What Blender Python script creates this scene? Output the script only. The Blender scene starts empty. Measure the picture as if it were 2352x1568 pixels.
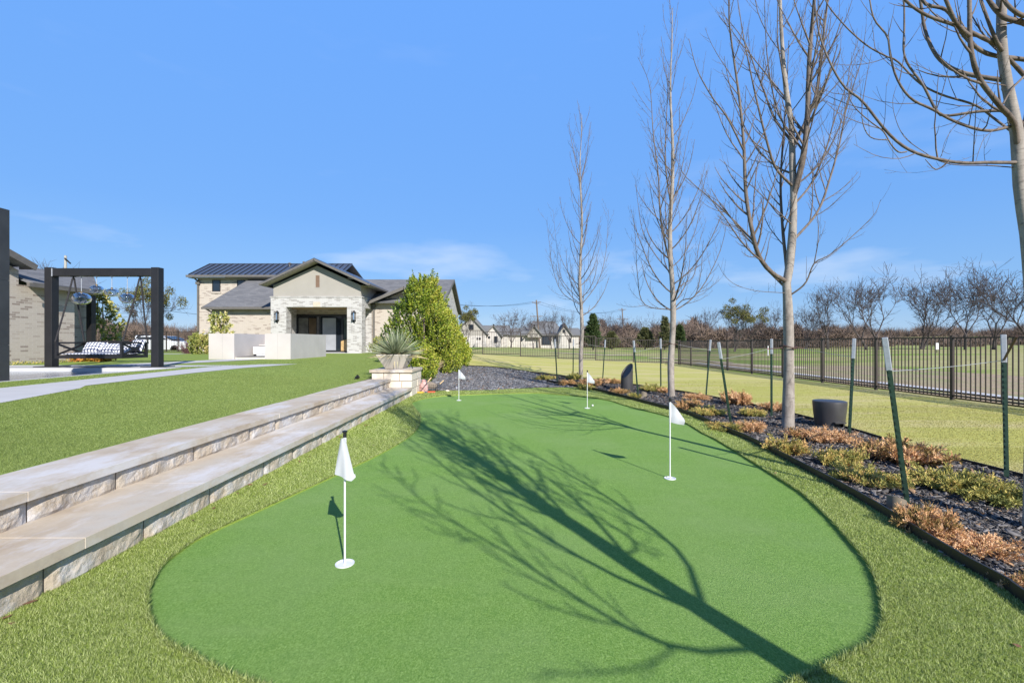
import bpy, math, random
import numpy as np
from mathutils import Vector, Matrix, noise as mnoise

# ------------------------------------------------------------------ camera, world, sun
S = bpy.context.scene
CAMH = 1.4; F = 1045.0          # eye height; focal length in units of a 2352 px wide frame
cam = bpy.data.cameras.new('camera'); camo = bpy.data.objects.new('camera', cam)
S.collection.objects.link(camo); S.camera = camo
camo.location = (0, 0, CAMH); camo.rotation_euler = (math.radians(90), 0, 0)
cam.sensor_width = 36; cam.lens = 36 * F / 2352; cam.clip_start = .05; cam.clip_end = 5000
SUN_EL = math.radians(31.5); SUN_V = Vector((.417, -.909, 0)).normalized() * math.cos(SUN_EL) + Vector((0, 0, math.sin(SUN_EL)))
S.view_settings.view_transform = 'Standard'; S.view_settings.look = 'None'
S.view_settings.exposure = 0.57; S.view_settings.gamma = 1
world = bpy.data.worlds.new('World'); S.world = world; world.use_nodes = True
wn = world.node_tree; wn.nodes.clear()
def _w(t, **k):
    n = wn.nodes.new(t)
    for a, b in k.items(): setattr(n, a, b)
    return n
w_out = _w('ShaderNodeOutputWorld'); w_bg = _w('ShaderNodeBackground')
sky = _w('ShaderNodeTexSky'); sky.sky_type = 'NISHITA'; sky.sun_disc = False
sky.sun_elevation = SUN_EL; sky.sun_rotation = math.atan2(SUN_V.x, SUN_V.y)
sky.air_density = 1.15; sky.dust_density = 0.0; sky.ozone_density = 2.2; sky.altitude = 200
w_bg.inputs['Strength'].default_value = 0.143
tc = _w('ShaderNodeTexCoord'); sep = _w('ShaderNodeSeparateXYZ'); wn.links.new(tc.outputs['Generated'], sep.inputs[0])
mp = _w('ShaderNodeMapping'); mp.inputs['Scale'].default_value = (2.2, 2.2, 9.0); mp.inputs['Rotation'].default_value = (0.0, .12, .4)
mp.inputs['Location'].default_value = (8.1, 2.9, .4)
wn.links.new(tc.outputs['Generated'], mp.inputs['Vector'])
cn = _w('ShaderNodeTexNoise'); cn.inputs['Scale'].default_value = 1.3; cn.inputs['Detail'].default_value = 5; cn.inputs['Roughness'].default_value = .5
wn.links.new(mp.outputs[0], cn.inputs['Vector'])
cr = _w('ShaderNodeValToRGB'); cr.color_ramp.elements[0].position = .55; cr.color_ramp.elements[1].position = .82
wn.links.new(cn.outputs['Fac'], cr.inputs[0])
band = _w('ShaderNodeValToRGB'); e = band.color_ramp.elements
e[0].position = 0.02; e[0].color = (0, 0, 0, 1); e[1].position = .09; e[1].color = (1, 1, 1, 1)
x = e.new(.26); x.color = (.35, .35, .35, 1); x = e.new(.42); x.color = (.12, .12, .12, 1)
wn.links.new(sep.outputs['Z'], band.inputs[0])
mul = _w('ShaderNodeMath', operation='MULTIPLY'); wn.links.new(cr.outputs['Color'], mul.inputs[0]); wn.links.new(band.outputs['Color'], mul.inputs[1])
mul2 = _w('ShaderNodeMath', operation='MULTIPLY'); mul2.inputs[1].default_value = .75; wn.links.new(mul.outputs[0], mul2.inputs[0])
mx = _w('ShaderNodeMix', data_type='RGBA'); wn.links.new(mul2.outputs[0], mx.inputs[0])
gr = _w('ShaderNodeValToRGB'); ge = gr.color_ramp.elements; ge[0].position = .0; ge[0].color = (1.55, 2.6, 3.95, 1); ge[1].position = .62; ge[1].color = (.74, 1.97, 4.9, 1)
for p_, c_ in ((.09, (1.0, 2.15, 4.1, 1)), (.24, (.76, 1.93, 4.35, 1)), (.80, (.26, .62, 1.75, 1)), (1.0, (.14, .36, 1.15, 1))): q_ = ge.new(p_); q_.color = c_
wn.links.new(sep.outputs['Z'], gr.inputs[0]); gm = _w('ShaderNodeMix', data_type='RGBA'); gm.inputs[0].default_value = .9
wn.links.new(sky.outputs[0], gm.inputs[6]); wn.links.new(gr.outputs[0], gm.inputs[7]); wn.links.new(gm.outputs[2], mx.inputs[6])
mx.inputs[7].default_value = (4.6, 4.9, 5.3, 1)
tint = _w('ShaderNodeMix', data_type='RGBA', blend_type='MULTIPLY'); tint.inputs[0].default_value = 1
SKYTINT = tint.inputs[7]; SKYTINT.default_value = (1, 1, 1, 1)
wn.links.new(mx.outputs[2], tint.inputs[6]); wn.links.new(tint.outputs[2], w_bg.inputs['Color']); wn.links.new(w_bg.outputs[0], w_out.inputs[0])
sl = bpy.data.lights.new('sun', 'SUN'); sl.energy = 5.0; sl.angle = math.radians(.42); sl.color = (1, .96, .90)
so = bpy.data.objects.new('sun', sl); S.collection.objects.link(so); so.rotation_euler = SUN_V.to_track_quat('Z', 'Y').to_euler()
so.location = SUN_V * 50

# ------------------------------------------------------------------ helpers
COL = S.collection
rng = np.random.default_rng(7); random.seed(7)
ORG = {}
def P(px, py, y): return ((px - 1176) / F * y, y, CAMH - (py - 784) / F * y)
def sm(v, a, b):
    t = min(1, max(0, (v - a) / (b - a))); return t * t * (3 - 2 * t)
def sma(v, a, b):
    t = np.clip((v - a) / (b - a), 0, 1); return t * t * (3 - 2 * t)
def up_h(x, y):
    x = np.asarray(x, float); y = np.asarray(y, float)
    return .455 + .205 * np.maximum(sma(-x, 3.6, 8.5), sma(y, 9, 22))
def low_h(x, y):
    x = np.asarray(x, float); y = np.asarray(y, float)
    h = sma(y, 12.5, 29) * np.clip(.48 - .055 * x, -.06, .60)
    h = h - sma(y, 32, 110) * np.clip(h, 0, 1) * .55
    b = sma(-x, 2.0, 3.6) * sma(y, 12.5, 13.5) * (1 - sma(y, 40, 80))
    h = h * (1 - b) + (up_h(x, y) - .03) * b
    g = sma(x, 11.8, 20) * sma(y, 0, 8)
    h = h - .35 * g * (1 - sma(x, 22, 60)) * (1 - sma(y, 60, 120))
    return h
def zl(x, y): return float(low_h(x, y))
def zu(x, y): return float(up_h(x, y))
def unp(px, py, hf=zl):
    a, b = 1.0, 400.0
    g = lambda t: P(px, py, t)[2] - hf((px - 1176) / F * t, t)
    y = 1.0
    while y < 400:
        if g(y) <= 0: break
        y *= 1.02
    a, b = y / 1.02, y
    for _ in range(30):
        m = (a + b) / 2
        if g(m) > 0: a = m
        else: b = m
    return ((px - 1176) / F * b, b)

def npmesh(name, V, Fc, mats=(), rnd=None, smooth=False, mi=None, uv=None):
    V = np.asarray(V, np.float32); me = bpy.data.meshes.new(name)
    if isinstance(Fc, np.ndarray):
        n, k = Fc.shape
        me.vertices.add(len(V)); me.vertices.foreach_set('co', V.ravel())
        me.loops.add(n * k); me.loops.foreach_set('vertex_index', Fc.astype(np.int32).ravel())
        me.polygons.add(n); me.polygons.foreach_set('loop_start', np.arange(0, n * k, k, dtype=np.int32))
    else:
        me.from_pydata([tuple(map(float, v)) for v in V], [], [list(map(int, f)) for f in Fc])
    me.update(calc_edges=True)
    for m in mats: me.materials.append(m)
    if mi is not None: me.polygons.foreach_set('material_index', np.asarray(mi, np.int32))
    if smooth: me.polygons.foreach_set('use_smooth', np.ones(len(me.polygons), bool))
    if rnd is not None:
        a = me.attributes.new('rnd', 'FLOAT', 'FACE'); a.data.foreach_set('value', np.asarray(rnd, np.float32))
    return me
def link(name, me, parent=None, world_coords=True):
    o = bpy.data.objects.new(name, me); COL.objects.link(o)
    if parent is not None:
        o.parent = parent; org = ORG.get(parent.name, Vector((0, 0, 0))); ORG[o.name] = org
        if world_coords and org.length > 0: me.transform(Matrix.Translation(-org))
    return o
def tag(o, label=None, cat=None, group=None, kind=None):
    if label: o['label'] = label
    if cat: o['category'] = cat
    if group: o['group'] = group
    if kind: o['kind'] = kind
    return o
def thing(name, label, cat, loc, group=None):
    o = bpy.data.objects.new(name, None); COL.objects.link(o); o.location = loc; ORG[o.name] = Vector(loc)
    o.empty_display_size = .1
    return tag(o, label, cat, group)
def copy_thing(src, loc, label, rz=0, sc=1, group=None):
    r = src.copy(); COL.objects.link(r); r.location = loc; r.rotation_euler = (0, 0, rz); r.scale = sc if isinstance(sc, tuple) else (sc,) * 3
    r['label'] = label
    if group: r['group'] = group
    for ch in list(src.children):
        c = ch.copy(); COL.objects.link(c); c.parent = r
        for g in list(ch.children):
            d = g.copy(); COL.objects.link(d); d.parent = c
    return r

class MB:
    def __init__(s): s.v = []; s.f = []; s.m = []
    def face(s, pts, m=0):
        b = len(s.v); s.v += [tuple(p) for p in pts]; s.f.append(list(range(b, b + len(pts)))); s.m.append(m); return s
    def box(s, x0, x1, y0, y1, z0, z1, m=0):
        b = len(s.v)
        s.v += [(x0, y0, z0), (x1, y0, z0), (x1, y1, z0), (x0, y1, z0), (x0, y0, z1), (x1, y0, z1), (x1, y1, z1), (x0, y1, z1)]
        for q in ((0, 3, 2, 1), (4, 5, 6, 7), (0, 1, 5, 4), (1, 2, 6, 5), (2, 3, 7, 6), (3, 0, 4, 7)):
            s.f.append([b + i for i in q]); s.m.append(m)
        return s
    def prism(s, poly, off, m=0):
        """poly: 3D points of one cap; off: extrusion vector"""
        n = len(poly); b = len(s.v); o = Vector(off)
        s.v += [tuple(p) for p in poly] + [tuple(Vector(p) + o) for p in poly]
        s.f.append([b + i for i in range(n)][::-1]); s.m.append(m)
        s.f.append([b + n + i for i in range(n)]); s.m.append(m)
        for i in range(n):
            j = (i + 1) % n; s.f.append([b + i, b + j, b + n + j, b + n + i]); s.m.append(m)
        return s
    def bar(s, a, b, w, h=None, m=0, up=(0, 0, 1)):
        h = h or w; a = Vector(a); b = Vector(b); d = (b - a).normalized(); u = Vector(up)
        if abs(d.dot(u)) > .98: u = Vector((0, 1, 0))
        x = d.cross(u).normalized(); y = x.cross(d).normalized()
        poly = [a + x * (w / 2 * i) + y * (h / 2 * j) for i, j in ((-1, -1), (1, -1), (1, 1), (-1, 1))]
        return s.prism(poly, b - a, m)
    def tube(s, path, r, n=8, m=0, caps=True):
        path = [Vector(p) for p in path]; k = len(path)
        rr = r if hasattr(r, '__len__') else [r] * k
        b = len(s.v); prev = None
        for i, p in enumerate(path):
            t = (path[min(i + 1, k - 1)] - path[max(i - 1, 0)]).normalized()
            if prev is None:
                ref = Vector((0, 0, 1)) if abs(t.z) < .9 else Vector((1, 0, 0)); u = t.cross(ref).normalized()
            else: u = (prev - t * prev.dot(t)).normalized()
            prev = u; w = t.cross(u)
            for q in range(n):
                a = 2 * math.pi * q / n; s.v.append(tuple(p + (u * math.cos(a) + w * math.sin(a)) * rr[i]))
        for i in range(k - 1):
            for q in range(n):
                q2 = (q + 1) % n; s.f.append([b + i * n + q, b + i * n + q2, b + (i + 1) * n + q2, b + (i + 1) * n + q]); s.m.append(m)
        if caps:
            s.f.append([b + q for q in range(n)][::-1]); s.m.append(m); s.f.append([b + (k - 1) * n + q for q in range(n)]); s.m.append(m)
        return s
    def lathe(s, prof, c, n=24, m=0, M=None):
        b = len(s.v); c = Vector(c)
        for r, z in prof:
            for q in range(n):
                a = 2 * math.pi * q / n; p = Vector((r * math.cos(a), r * math.sin(a), z))
                if M: p = M @ p
                s.v.append(tuple(c + p))
        for i in range(len(prof) - 1):
            for q in range(n):
                q2 = (q + 1) % n; s.f.append([b + i * n + q, b + i * n + q2, b + (i + 1) * n + q2, b + (i + 1) * n + q]); s.m.append(m)
        for i, rev in ((0, True), (len(prof) - 1, False)):
            if prof[i][0] > 1e-4:
                l = [b + i * n + q for q in range(n)]; s.f.append(l[::-1] if rev else l); s.m.append(m)
        return s
    def build(s, name, mats, parent=None, smooth=False, bevel=0, world_coords=True):
        if not isinstance(mats, (list, tuple)): mats = [mats]
        me = npmesh(name, s.v, s.f, mats, mi=s.m)
        o = link(name, me, parent, world_coords)
        if smooth:
            me.polygons.foreach_set('use_smooth', np.ones(len(me.polygons), bool))
            md = o.modifiers.new('es', 'EDGE_SPLIT'); md.split_angle = math.radians(38)
        if bevel:
            md = o.modifiers.new('bv', 'BEVEL'); md.width = bevel; md.segments = 2; md.limit_method = 'ANGLE'
        return o

# ---- materials
class NT:
    def __init__(s, name):
        s.mat = bpy.data.materials.new(name); s.mat.use_nodes = True; s.t = s.mat.node_tree; s.b = s.t.nodes['Principled BSDF']
        s.tc = s.t.nodes.new('ShaderNodeTexCoord'); s.geo = s.t.nodes.new('ShaderNodeNewGeometry'); s.pos = s.geo.outputs['Position']
    def n(s, t, **k):
        q = s.t.nodes.new(t)
        for a, b in k.items(): setattr(q, a, b)
        return q
    def l(s, a, b): s.t.links.new(a, b)
    def noise(s, scale, detail=3, rough=.5, vec=None, stretch=None):
        v = vec or s.pos
        if stretch:
            m = s.n('ShaderNodeMapping'); m.inputs['Scale'].default_value = stretch; s.l(v, m.inputs['Vector']); v = m.outputs[0]
        q = s.n('ShaderNodeTexNoise'); q.inputs['Scale'].default_value = scale; q.inputs['Detail'].default_value = detail
        q.inputs['Roughness'].default_value = rough; s.l(v, q.inputs['Vector']); return q.outputs['Fac']
    def ramp(s, fac, stops):
        r = s.n('ShaderNodeValToRGB'); el = r.color_ramp.elements
        while len(el) > len(stops): el.remove(el[-1])
        while len(el) < len(stops): el.new(.5)
        for q, (p, c) in zip(el, stops):
            q.position = p; q.color = (c[0], c[1], c[2], 1) if hasattr(c, '__len__') else (c, c, c, 1)
        s.l(fac, r.inputs[0]); return r.outputs['Color']
    def mix(s, fac, a, b, mode='MIX'):
        q = s.n('ShaderNodeMix', data_type='RGBA', blend_type=mode)
        for v, i in ((fac, 0), (a, 6), (b, 7)):
            if hasattr(v, 'links') or isinstance(v, bpy.types.NodeSocket): s.l(v, q.inputs[i])
            elif i == 0: q.inputs[0].default_value = v
            else: q.inputs[i].default_value = (v[0], v[1], v[2], 1)
        return q.outputs[2]
    def bump(s, h, st=.3, dist=.01):
        q = s.n('ShaderNodeBump'); q.inputs['Strength'].default_value = st; q.inputs['Distance'].default_value = dist
        s.l(h, q.inputs['Height']); s.l(q.outputs[0], s.b.inputs['Normal'])
    def col(s, c):
        if isinstance(c, bpy.types.NodeSocket): s.l(c, s.b.inputs['Base Color'])
        else: s.b.inputs['Base Color'].default_value = (c[0], c[1], c[2], 1)
    def rough(s, r): s.b.inputs['Roughness'].default_value = r
    def spec(s, r): s.b.inputs['Specular IOR Level'].default_value = r
    def rnd(s):
        a = s.n('ShaderNodeAttribute'); a.attribute_name = 'rnd'; return a.outputs['Fac']
def plain(name, c, rough=.6, metal=0, var=.12, scale=6, bump=0, spec=None, bscale=None):
    m = NT(name); f = m.noise(scale, 4)
    m.col(m.ramp(f, [(.3, [q * (1 - var) for q in c]), (.7, [min(1, q * (1 + var)) for q in c])]))
    m.rough(rough); m.b.inputs['Metallic'].default_value = metal
    if spec is not None: m.spec(spec)
    if bump: m.bump(m.noise(bscale or scale * 6, 3), bump)
    return m.mat
def wallvec(m):
    """2D wall coordinates (along, up) picked by the way the wall faces"""
    sp = m.n('ShaderNodeSeparateXYZ'); m.l(m.pos, sp.inputs[0]); sn = m.n('ShaderNodeSeparateXYZ'); m.l(m.geo.outputs['True Normal'], sn.inputs[0])
    ab = m.n('ShaderNodeMath', operation='ABSOLUTE'); m.l(sn.outputs['X'], ab.inputs[0])
    gt = m.n('ShaderNodeMath', operation='GREATER_THAN'); gt.inputs[1].default_value = .6; m.l(ab.outputs[0], gt.inputs[0])
    mm = m.n('ShaderNodeMix', data_type='FLOAT'); m.l(gt.outputs[0], mm.inputs[0]); m.l(sp.outputs['X'], mm.inputs[2]); m.l(sp.outputs['Y'], mm.inputs[3])
    cb = m.n('ShaderNodeCombineXYZ'); m.l(mm.outputs[0], cb.inputs[0]); m.l(sp.outputs['Z'], cb.inputs[1]); return cb.outputs[0]
def brickmat(name, base, dark, mortar, bw=.30, bh=.085, thr=.80, msz=.006):
    m = NT(name); v = wallvec(m); b = m.n('ShaderNodeTexBrick'); m.l(v, b.inputs['Vector'])
    b.inputs['Scale'].default_value = 1; b.inputs['Brick Width'].default_value = bw; b.inputs['Row Height'].default_value = bh
    b.inputs['Mortar Size'].default_value = msz; b.inputs['Color1'].default_value = (0, 0, 0, 1); b.inputs['Color2'].default_value = (1, 1, 1, 1)
    b.inputs['Mortar'].default_value = (0, 0, 0, 1); b.inputs['Bias'].default_value = 0
    cl = m.ramp(b.outputs['Color'], [(0, [q * .93 for q in base]), (thr - .12, base), (thr, [(p + q) / 2 for p, q in zip(base, dark)]), (min(.97, thr + .1), dark)])
    cl = m.mix(m.ramp(m.noise(14, 4, .6), [(.35, .0), (.75, .35)]), cl, mortar)
    cl = m.mix(b.outputs['Fac'], cl, mortar); m.col(cl); m.rough(.85)
    m.bump(b.outputs['Fac'], -.3, .006); return m.mat
def shinglemat(name, c, c2):
    m = NT(name); sp = m.n('ShaderNodeSeparateXYZ'); m.l(m.pos, sp.inputs[0])
    ad = m.n('ShaderNodeMath', operation='ADD'); m.l(sp.outputs['X'], ad.inputs[0]); m.l(sp.outputs['Y'], ad.inputs[1])
    mz = m.n('ShaderNodeMath', operation='MULTIPLY'); mz.inputs[1].default_value = 1.0; m.l(sp.outputs['Z'], mz.inputs[0])
    cb = m.n('ShaderNodeCombineXYZ'); m.l(ad.outputs[0], cb.inputs[0]); m.l(mz.outputs[0], cb.inputs[1])
    b = m.n('ShaderNodeTexBrick'); m.l(cb.outputs[0], b.inputs['Vector']); b.inputs['Scale'].default_value = 1
    b.inputs['Brick Width'].default_value = .42; b.inputs['Row Height'].default_value = .085; b.inputs['Mortar Size'].default_value = .004
    b.inputs['Color1'].default_value = (*c, 1); b.inputs['Color2'].default_value = (*c2, 1); b.inputs['Mortar'].default_value = (*[q * .6 for q in c], 1)
    cl = m.mix(m.noise(3, 4), b.outputs['Color'], [q * 1.2 for q in c]); m.col(cl); m.rough(.9); m.bump(b.outputs['Fac'], -.3, .01); return m.mat
def leafmat(name, stops, rough=.5, trans=.25, spec=.5, obr=0):
    m = NT(name); r = m.rnd()
    if obr:
        oi = m.n('ShaderNodeObjectInfo'); ma = m.n('ShaderNodeMath', operation='MULTIPLY_ADD'); m.l(oi.outputs['Random'], ma.inputs[0]); ma.inputs[1].default_value = obr; mb = m.n('ShaderNodeMath', operation='SUBTRACT'); m.l(r, mb.inputs[0]); mb.inputs[1].default_value = obr / 2; m.l(mb.outputs[0], ma.inputs[2]); r = ma.outputs[0]
    f = m.n('ShaderNodeMath', operation='MULTIPLY_ADD')
    m.l(m.noise(2.2, 3), f.inputs[0]); f.inputs[1].default_value = .7; m.l(r, f.inputs[2])
    s2 = m.n('ShaderNodeMath', operation='SUBTRACT'); m.l(f.outputs[0], s2.inputs[0]); s2.inputs[1].default_value = .35
    c = m.ramp(s2.outputs[0], stops); m.col(c); m.rough(rough); m.spec(spec)
    if trans:
        t = m.n('ShaderNodeBsdfTranslucent'); m.l(c, t.inputs['Color']); mx = m.n('ShaderNodeMixShader'); mx.inputs[0].default_value = trans
        o = m.t.nodes['Material Output']; m.l(m.b.outputs[0], mx.inputs[1]); m.l(t.outputs[0], mx.inputs[2]); m.l(mx.outputs[0], o.inputs[0])
    return m.mat

M = {}
M['dark_metal'] = plain('dark_metal', (.012, .0115, .0125), .5, .0, .2, 3)
M['fence'] = plain('fence_metal', (.034, .024, .019), .45, 0, .2, 3)
M['bronze'] = plain('bronze_paint', (.17, .15, .13), .5)
M['fascia'] = plain('fascia_paint', (.12, .108, .095), .6)
M['soffit'] = plain('soffit_paint', (.30, .275, .24), .7)
M['white'] = plain('white_plastic', (.66, .66, .66), .35, 0, .03)
M['cloth'] = leafmat('flag_cloth', [(0, (.58, .58, .60)), (1, (.64, .64, .66))], .8, .3)
M['black'] = plain('black_plastic', (.012, .012, .014), .35)
M['galv'] = plain('galvanised_sleeve', (.40, .415, .44), .45, .3, .12, 30)
M['post_green'] = plain('green_post_paint', (.028, .058, .038), .4, 0, .25, 20)
M['wire'] = plain('steel_wire', (.5, .5, .5), .4, .6)
M['strap'] = plain('brown_strap', (.07, .035, .025), .7)
M['edging'] = plain('edging_steel', (.020, .016, .013), .5, 0, .3, 5)
M['speaker'] = plain('speaker_shell', (.045, .043, .045), .42, 0, .15, 5, .1, bscale=200)
M['tan_light'] = plain('bronze_fixture', (.20, .165, .12), .5, 0, .1, 8)
M['brick'] = brickmat('cream_brick', (.43, .37, .31), (.215, .165, .135), (.48, .43, .37), .26, .07, thr=.84)
M['brick_white'] = brickmat('whitewashed_brick', (.43, .41, .385), (.23, .21, .19), (.50, .485, .46), .26, .07, thr=.74)
M['stucco'] = plain('stucco', (.315, .292, .255), .9, 0, .04, 1.5, .08, bscale=60)
M['shingle'] = shinglemat('slate_shingle', (.10, .10, .105), (.19, .185, .185))
M['shingle2'] = shinglemat('grey_shingle', (.13, .13, .13), (.18, .18, .175))
M['metal_roof'] = plain('standing_seam', (.075, .095, .14), .4, .3, .06, 1)
M['glass'] = plain('window_glass', (.015, .02, .028), .06, 0, .1, 2, spec=.8)
M['frame'] = plain('window_frame', (.02, .02, .022), .4)
M['wood'] = plain('plywood', (.42, .28, .12), .6, 0, .2, 8)
M['stone_light'] = plain('block_stone', (.62, .54, .44), .85, 0, .1, 5)
M['concrete'] = plain('concrete', (.46, .45, .45), .85, 0, .05, 3, .1, bscale=80)
M['panel'] = plain('porcelain_panel', (.47, .435, .41), .6, 0, .07, 1.2)
M['slab'] = plain('dark_tile', (.036, .037, .040), .5, 0, .25, 2.5)
M['joint'] = plain('joint', (.25, .25, .25), .7)
M['pot'] = plain('cast_planter', (.44, .40, .34), .75, 0, .06, 4, .1, bscale=60)
M['soil'] = plain('soil', (.05, .035, .025), .95)
M['rope'] = plain('dark_rope', (.022, .02, .022), .85, 0, .6, 60)
M['chrome'] = plain('smoked_mirror_glass', (.75, .77, .80), .04, 1, .02)
_g = NT('smoked_glass'); _t = _g.n('ShaderNodeBsdfTransparent'); _t.inputs[0].default_value = (.72, .74, .76, 1); _q = _g.n('ShaderNodeBsdfGlossy'); _q.inputs['Roughness'].default_value = .03; _q.inputs['Color'].default_value = (.85, .86, .88, 1)
_lw = _g.n('ShaderNodeLayerWeight'); _lw.inputs[0].default_value = .72; _mm = _g.n('ShaderNodeMixShader'); _g.l(_lw.outputs['Facing'], _mm.inputs[0]); _g.l(_t.outputs[0], _mm.inputs[1]); _g.l(_q.outputs[0], _mm.inputs[2]); _g.l(_mm.outputs[0], _g.t.nodes['Material Output'].inputs[0]); M['pendant'] = _g.mat
M['brass'] = plain('brass', (.6, .38, .15), .3, .9)
M['paint_white'] = plain('car_paint', (.72, .73, .75), .25, 0, .02)
M['tyre'] = plain('tyre', (.02, .02, .02), .8)
M['pole_wood'] = plain('weathered_pole', (.16, .12, .09), .9, 0, .2, 8)
M['pole_grey'] = plain('galvanised_pole', (.35, .33, .30), .7)
def barkmat(name, a, b, sc=(14, 14, 5)):
    m = NT(name); f = m.noise(1.0, 5, .6, stretch=sc); g = m.noise(1.0, 4, .65, stretch=(9, 9, 34))
    c = m.ramp(f, [(.3, a), (.6, b)]); c = m.mix(m.ramp(g, [(.58, 0), (.68, .6)]), c, [q * .55 for q in a]); m.col(c); m.rough(.85); m.bump(g, .5, .01); return m.mat
M['bark'] = barkmat('smooth_bark', (.17, .142, .12), (.32, .28, .24))
M['twig'] = barkmat('twig_bark', (.075, .052, .04), (.17, .135, .11))
M['bark_far'] = plain('far_bark', (.060, .050, .046), .9, 0, .35, .6)
M['twig_far'] = plain('far_twigs', (.085, .068, .066), .95, 0, .25, .3)
M['woods'] = plain('woods_twigs', (.13, .092, .07), .95, 0, .3, .08)
M['bark_black'] = plain('dark_far_bark', (.06, .05, .045), .9, 0, .35, .6)
# cushion fabric
_m = NT('patterned_fabric'); _sp = _m.n('ShaderNodeSeparateXYZ'); _m.l(_m.tc.outputs['Object'], _sp.inputs[0])
def _wv(sock, k):
    a = _m.n('ShaderNodeMath', operation='MULTIPLY'); a.inputs[1].default_value = k; _m.l(sock, a.inputs[0])
    b = _m.n('ShaderNodeMath', operation='SINE'); _m.l(a.outputs[0], b.inputs[0]); return b.outputs[0]
_yz = _m.n('ShaderNodeMath', operation='ADD'); _m.l(_sp.outputs['Y'], _yz.inputs[0]); _m.l(_sp.outputs['Z'], _yz.inputs[1])
_pr = _m.n('ShaderNodeMath', operation='MULTIPLY'); _m.l(_wv(_sp.outputs['X'], 34), _pr.inputs[0]); _m.l(_wv(_yz.outputs[0], 34), _pr.inputs[1])
_ab = _m.n('ShaderNodeMath', operation='ABSOLUTE'); _m.l(_pr.outputs[0], _ab.inputs[0])
_m.col(_m.ramp(_ab.outputs[0], [(.30, (.02, .03, .08)), (.42, (.66, .67, .70))])); _m.rough(.9); M['pattern'] = _m.mat

def turfmat(name, dark, mid, light, blade=False, sc=90, st=None, upn=0):
    m = NT(name)
    if upn:
        vm = m.n('ShaderNodeMix', data_type='VECTOR'); vm.inputs[0].default_value = upn; m.l(m.geo.outputs['Normal'], vm.inputs[4]); vm.inputs[5].default_value = (0, 0, 1)
        vn = m.n('ShaderNodeVectorMath', operation='NORMALIZE'); m.l(vm.outputs[1], vn.inputs[0]); m.l(vn.outputs[0], m.b.inputs['Normal'])
    if blade:
        f = m.n('ShaderNodeMath', operation='MULTIPLY_ADD'); m.l(m.noise(1.2, 3), f.inputs[0]); f.inputs[1].default_value = .35; m.l(m.rnd(), f.inputs[2])
        s2 = m.n('ShaderNodeMath', operation='SUBTRACT'); m.l(f.outputs[0], s2.inputs[0]); s2.inputs[1].default_value = .17
        c = m.ramp(s2.outputs[0], [(0, dark), (.5, mid), (1, light)]); m.col(c); m.rough(.5); m.spec(.3)
        t = m.n('ShaderNodeBsdfTranslucent'); m.l(c, t.inputs['Color']); mx = m.n('ShaderNodeMixShader'); mx.inputs[0].default_value = .42
        m.l(m.b.outputs[0], mx.inputs[1]); m.l(t.outputs[0], mx.inputs[2]); m.l(mx.outputs[0], m.t.nodes['Material Output'].inputs[0])
    else:
        a = m.noise(sc, 6, .75, stretch=st); b = m.noise(.7, 4, .6)
        c = m.ramp(a, [(.32, dark), (.5, mid), (.68, light)]); c = m.mix(m.ramp(b, [(.35, 0), (.7, .45)]), c, mid)
        m.col(c); m.rough(.85); m.spec(.1); m.bump(a, .6, .012)
    return m.mat
TURF = ((.08, .115, .025), (.35, .44, .10), (.80, .86, .38))
M['turf'] = turfmat('turf_backing', (.14, .19, .032), (.26, .335, .062), (.37, .43, .11))
M['terrace'] = turfmat('terrace_turf', (.12, .165, .034), (.205, .27, .058), (.29, .35, .10))
M['terrace_blade'] = turfmat('terrace_blade', (.09, .13, .028), (.21, .275, .058), (.38, .45, .15), blade=True, upn=.4)
M['turf_blade'] = turfmat('turf_blade', *TURF, blade=True, upn=.65)
_m = NT('putting_nylon'); a = _m.noise(130, 6, .8, stretch=(1, .6, 1)); a2 = _m.noise(38, 4, .7, stretch=(1, .5, 1)); b = _m.noise(.9, 4, .6); b2 = _m.noise(3.2, 3, .6, stretch=(.6, 1.6, 1))
c = _m.ramp(a, [(.30, (.075, .155, .026)), (.5, (.180, .315, .064)), (.70, (.35, .49, .16))]); c = _m.mix(_m.ramp(a2, [(.35, .30), (.55, 0)]), c, (.09, .21, .04))
c = _m.mix(_m.ramp(b, [(.42, 0), (.68, .40)]), c, (.23, .335, .12)); c = _m.mix(_m.ramp(b2, [(.52, 0), (.72, .22)]), c, (.26, .36, .12))
_m.col(c); _m.rough(.85); _m.spec(.1); _m.bump(a, .8, .012); M['green'] = _m.mat
# dormant lawn
_m = NT('dormant_lawn'); a = _m.noise(70, 5, .6, stretch=(.7, 1, 1)); b = _m.noise(.6, 6, .68, stretch=(.35, 1.9, 1))
c1 = _m.ramp(a, [(.3, (.34, .345, .08)), (.5, (.42, .402, .105)), (.7, (.49, .455, .14))])
c2 = _m.ramp(a, [(.3, (.48, .40, .19)), (.7, (.60, .50, .27))])
_m.col(_m.mix(_m.ramp(b, [(.44, 0), (.62, .85)]), c1, c2)); _m.rough(.9); _m.spec(.1); _m.bump(a, .5, .012); M['dormant'] = _m.mat
M['dormant_blade'] = turfmat('dormant_blade', (.38, .37, .09), (.49, .445, .125), (.58, .51, .18), blade=True, upn=.75)
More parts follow.
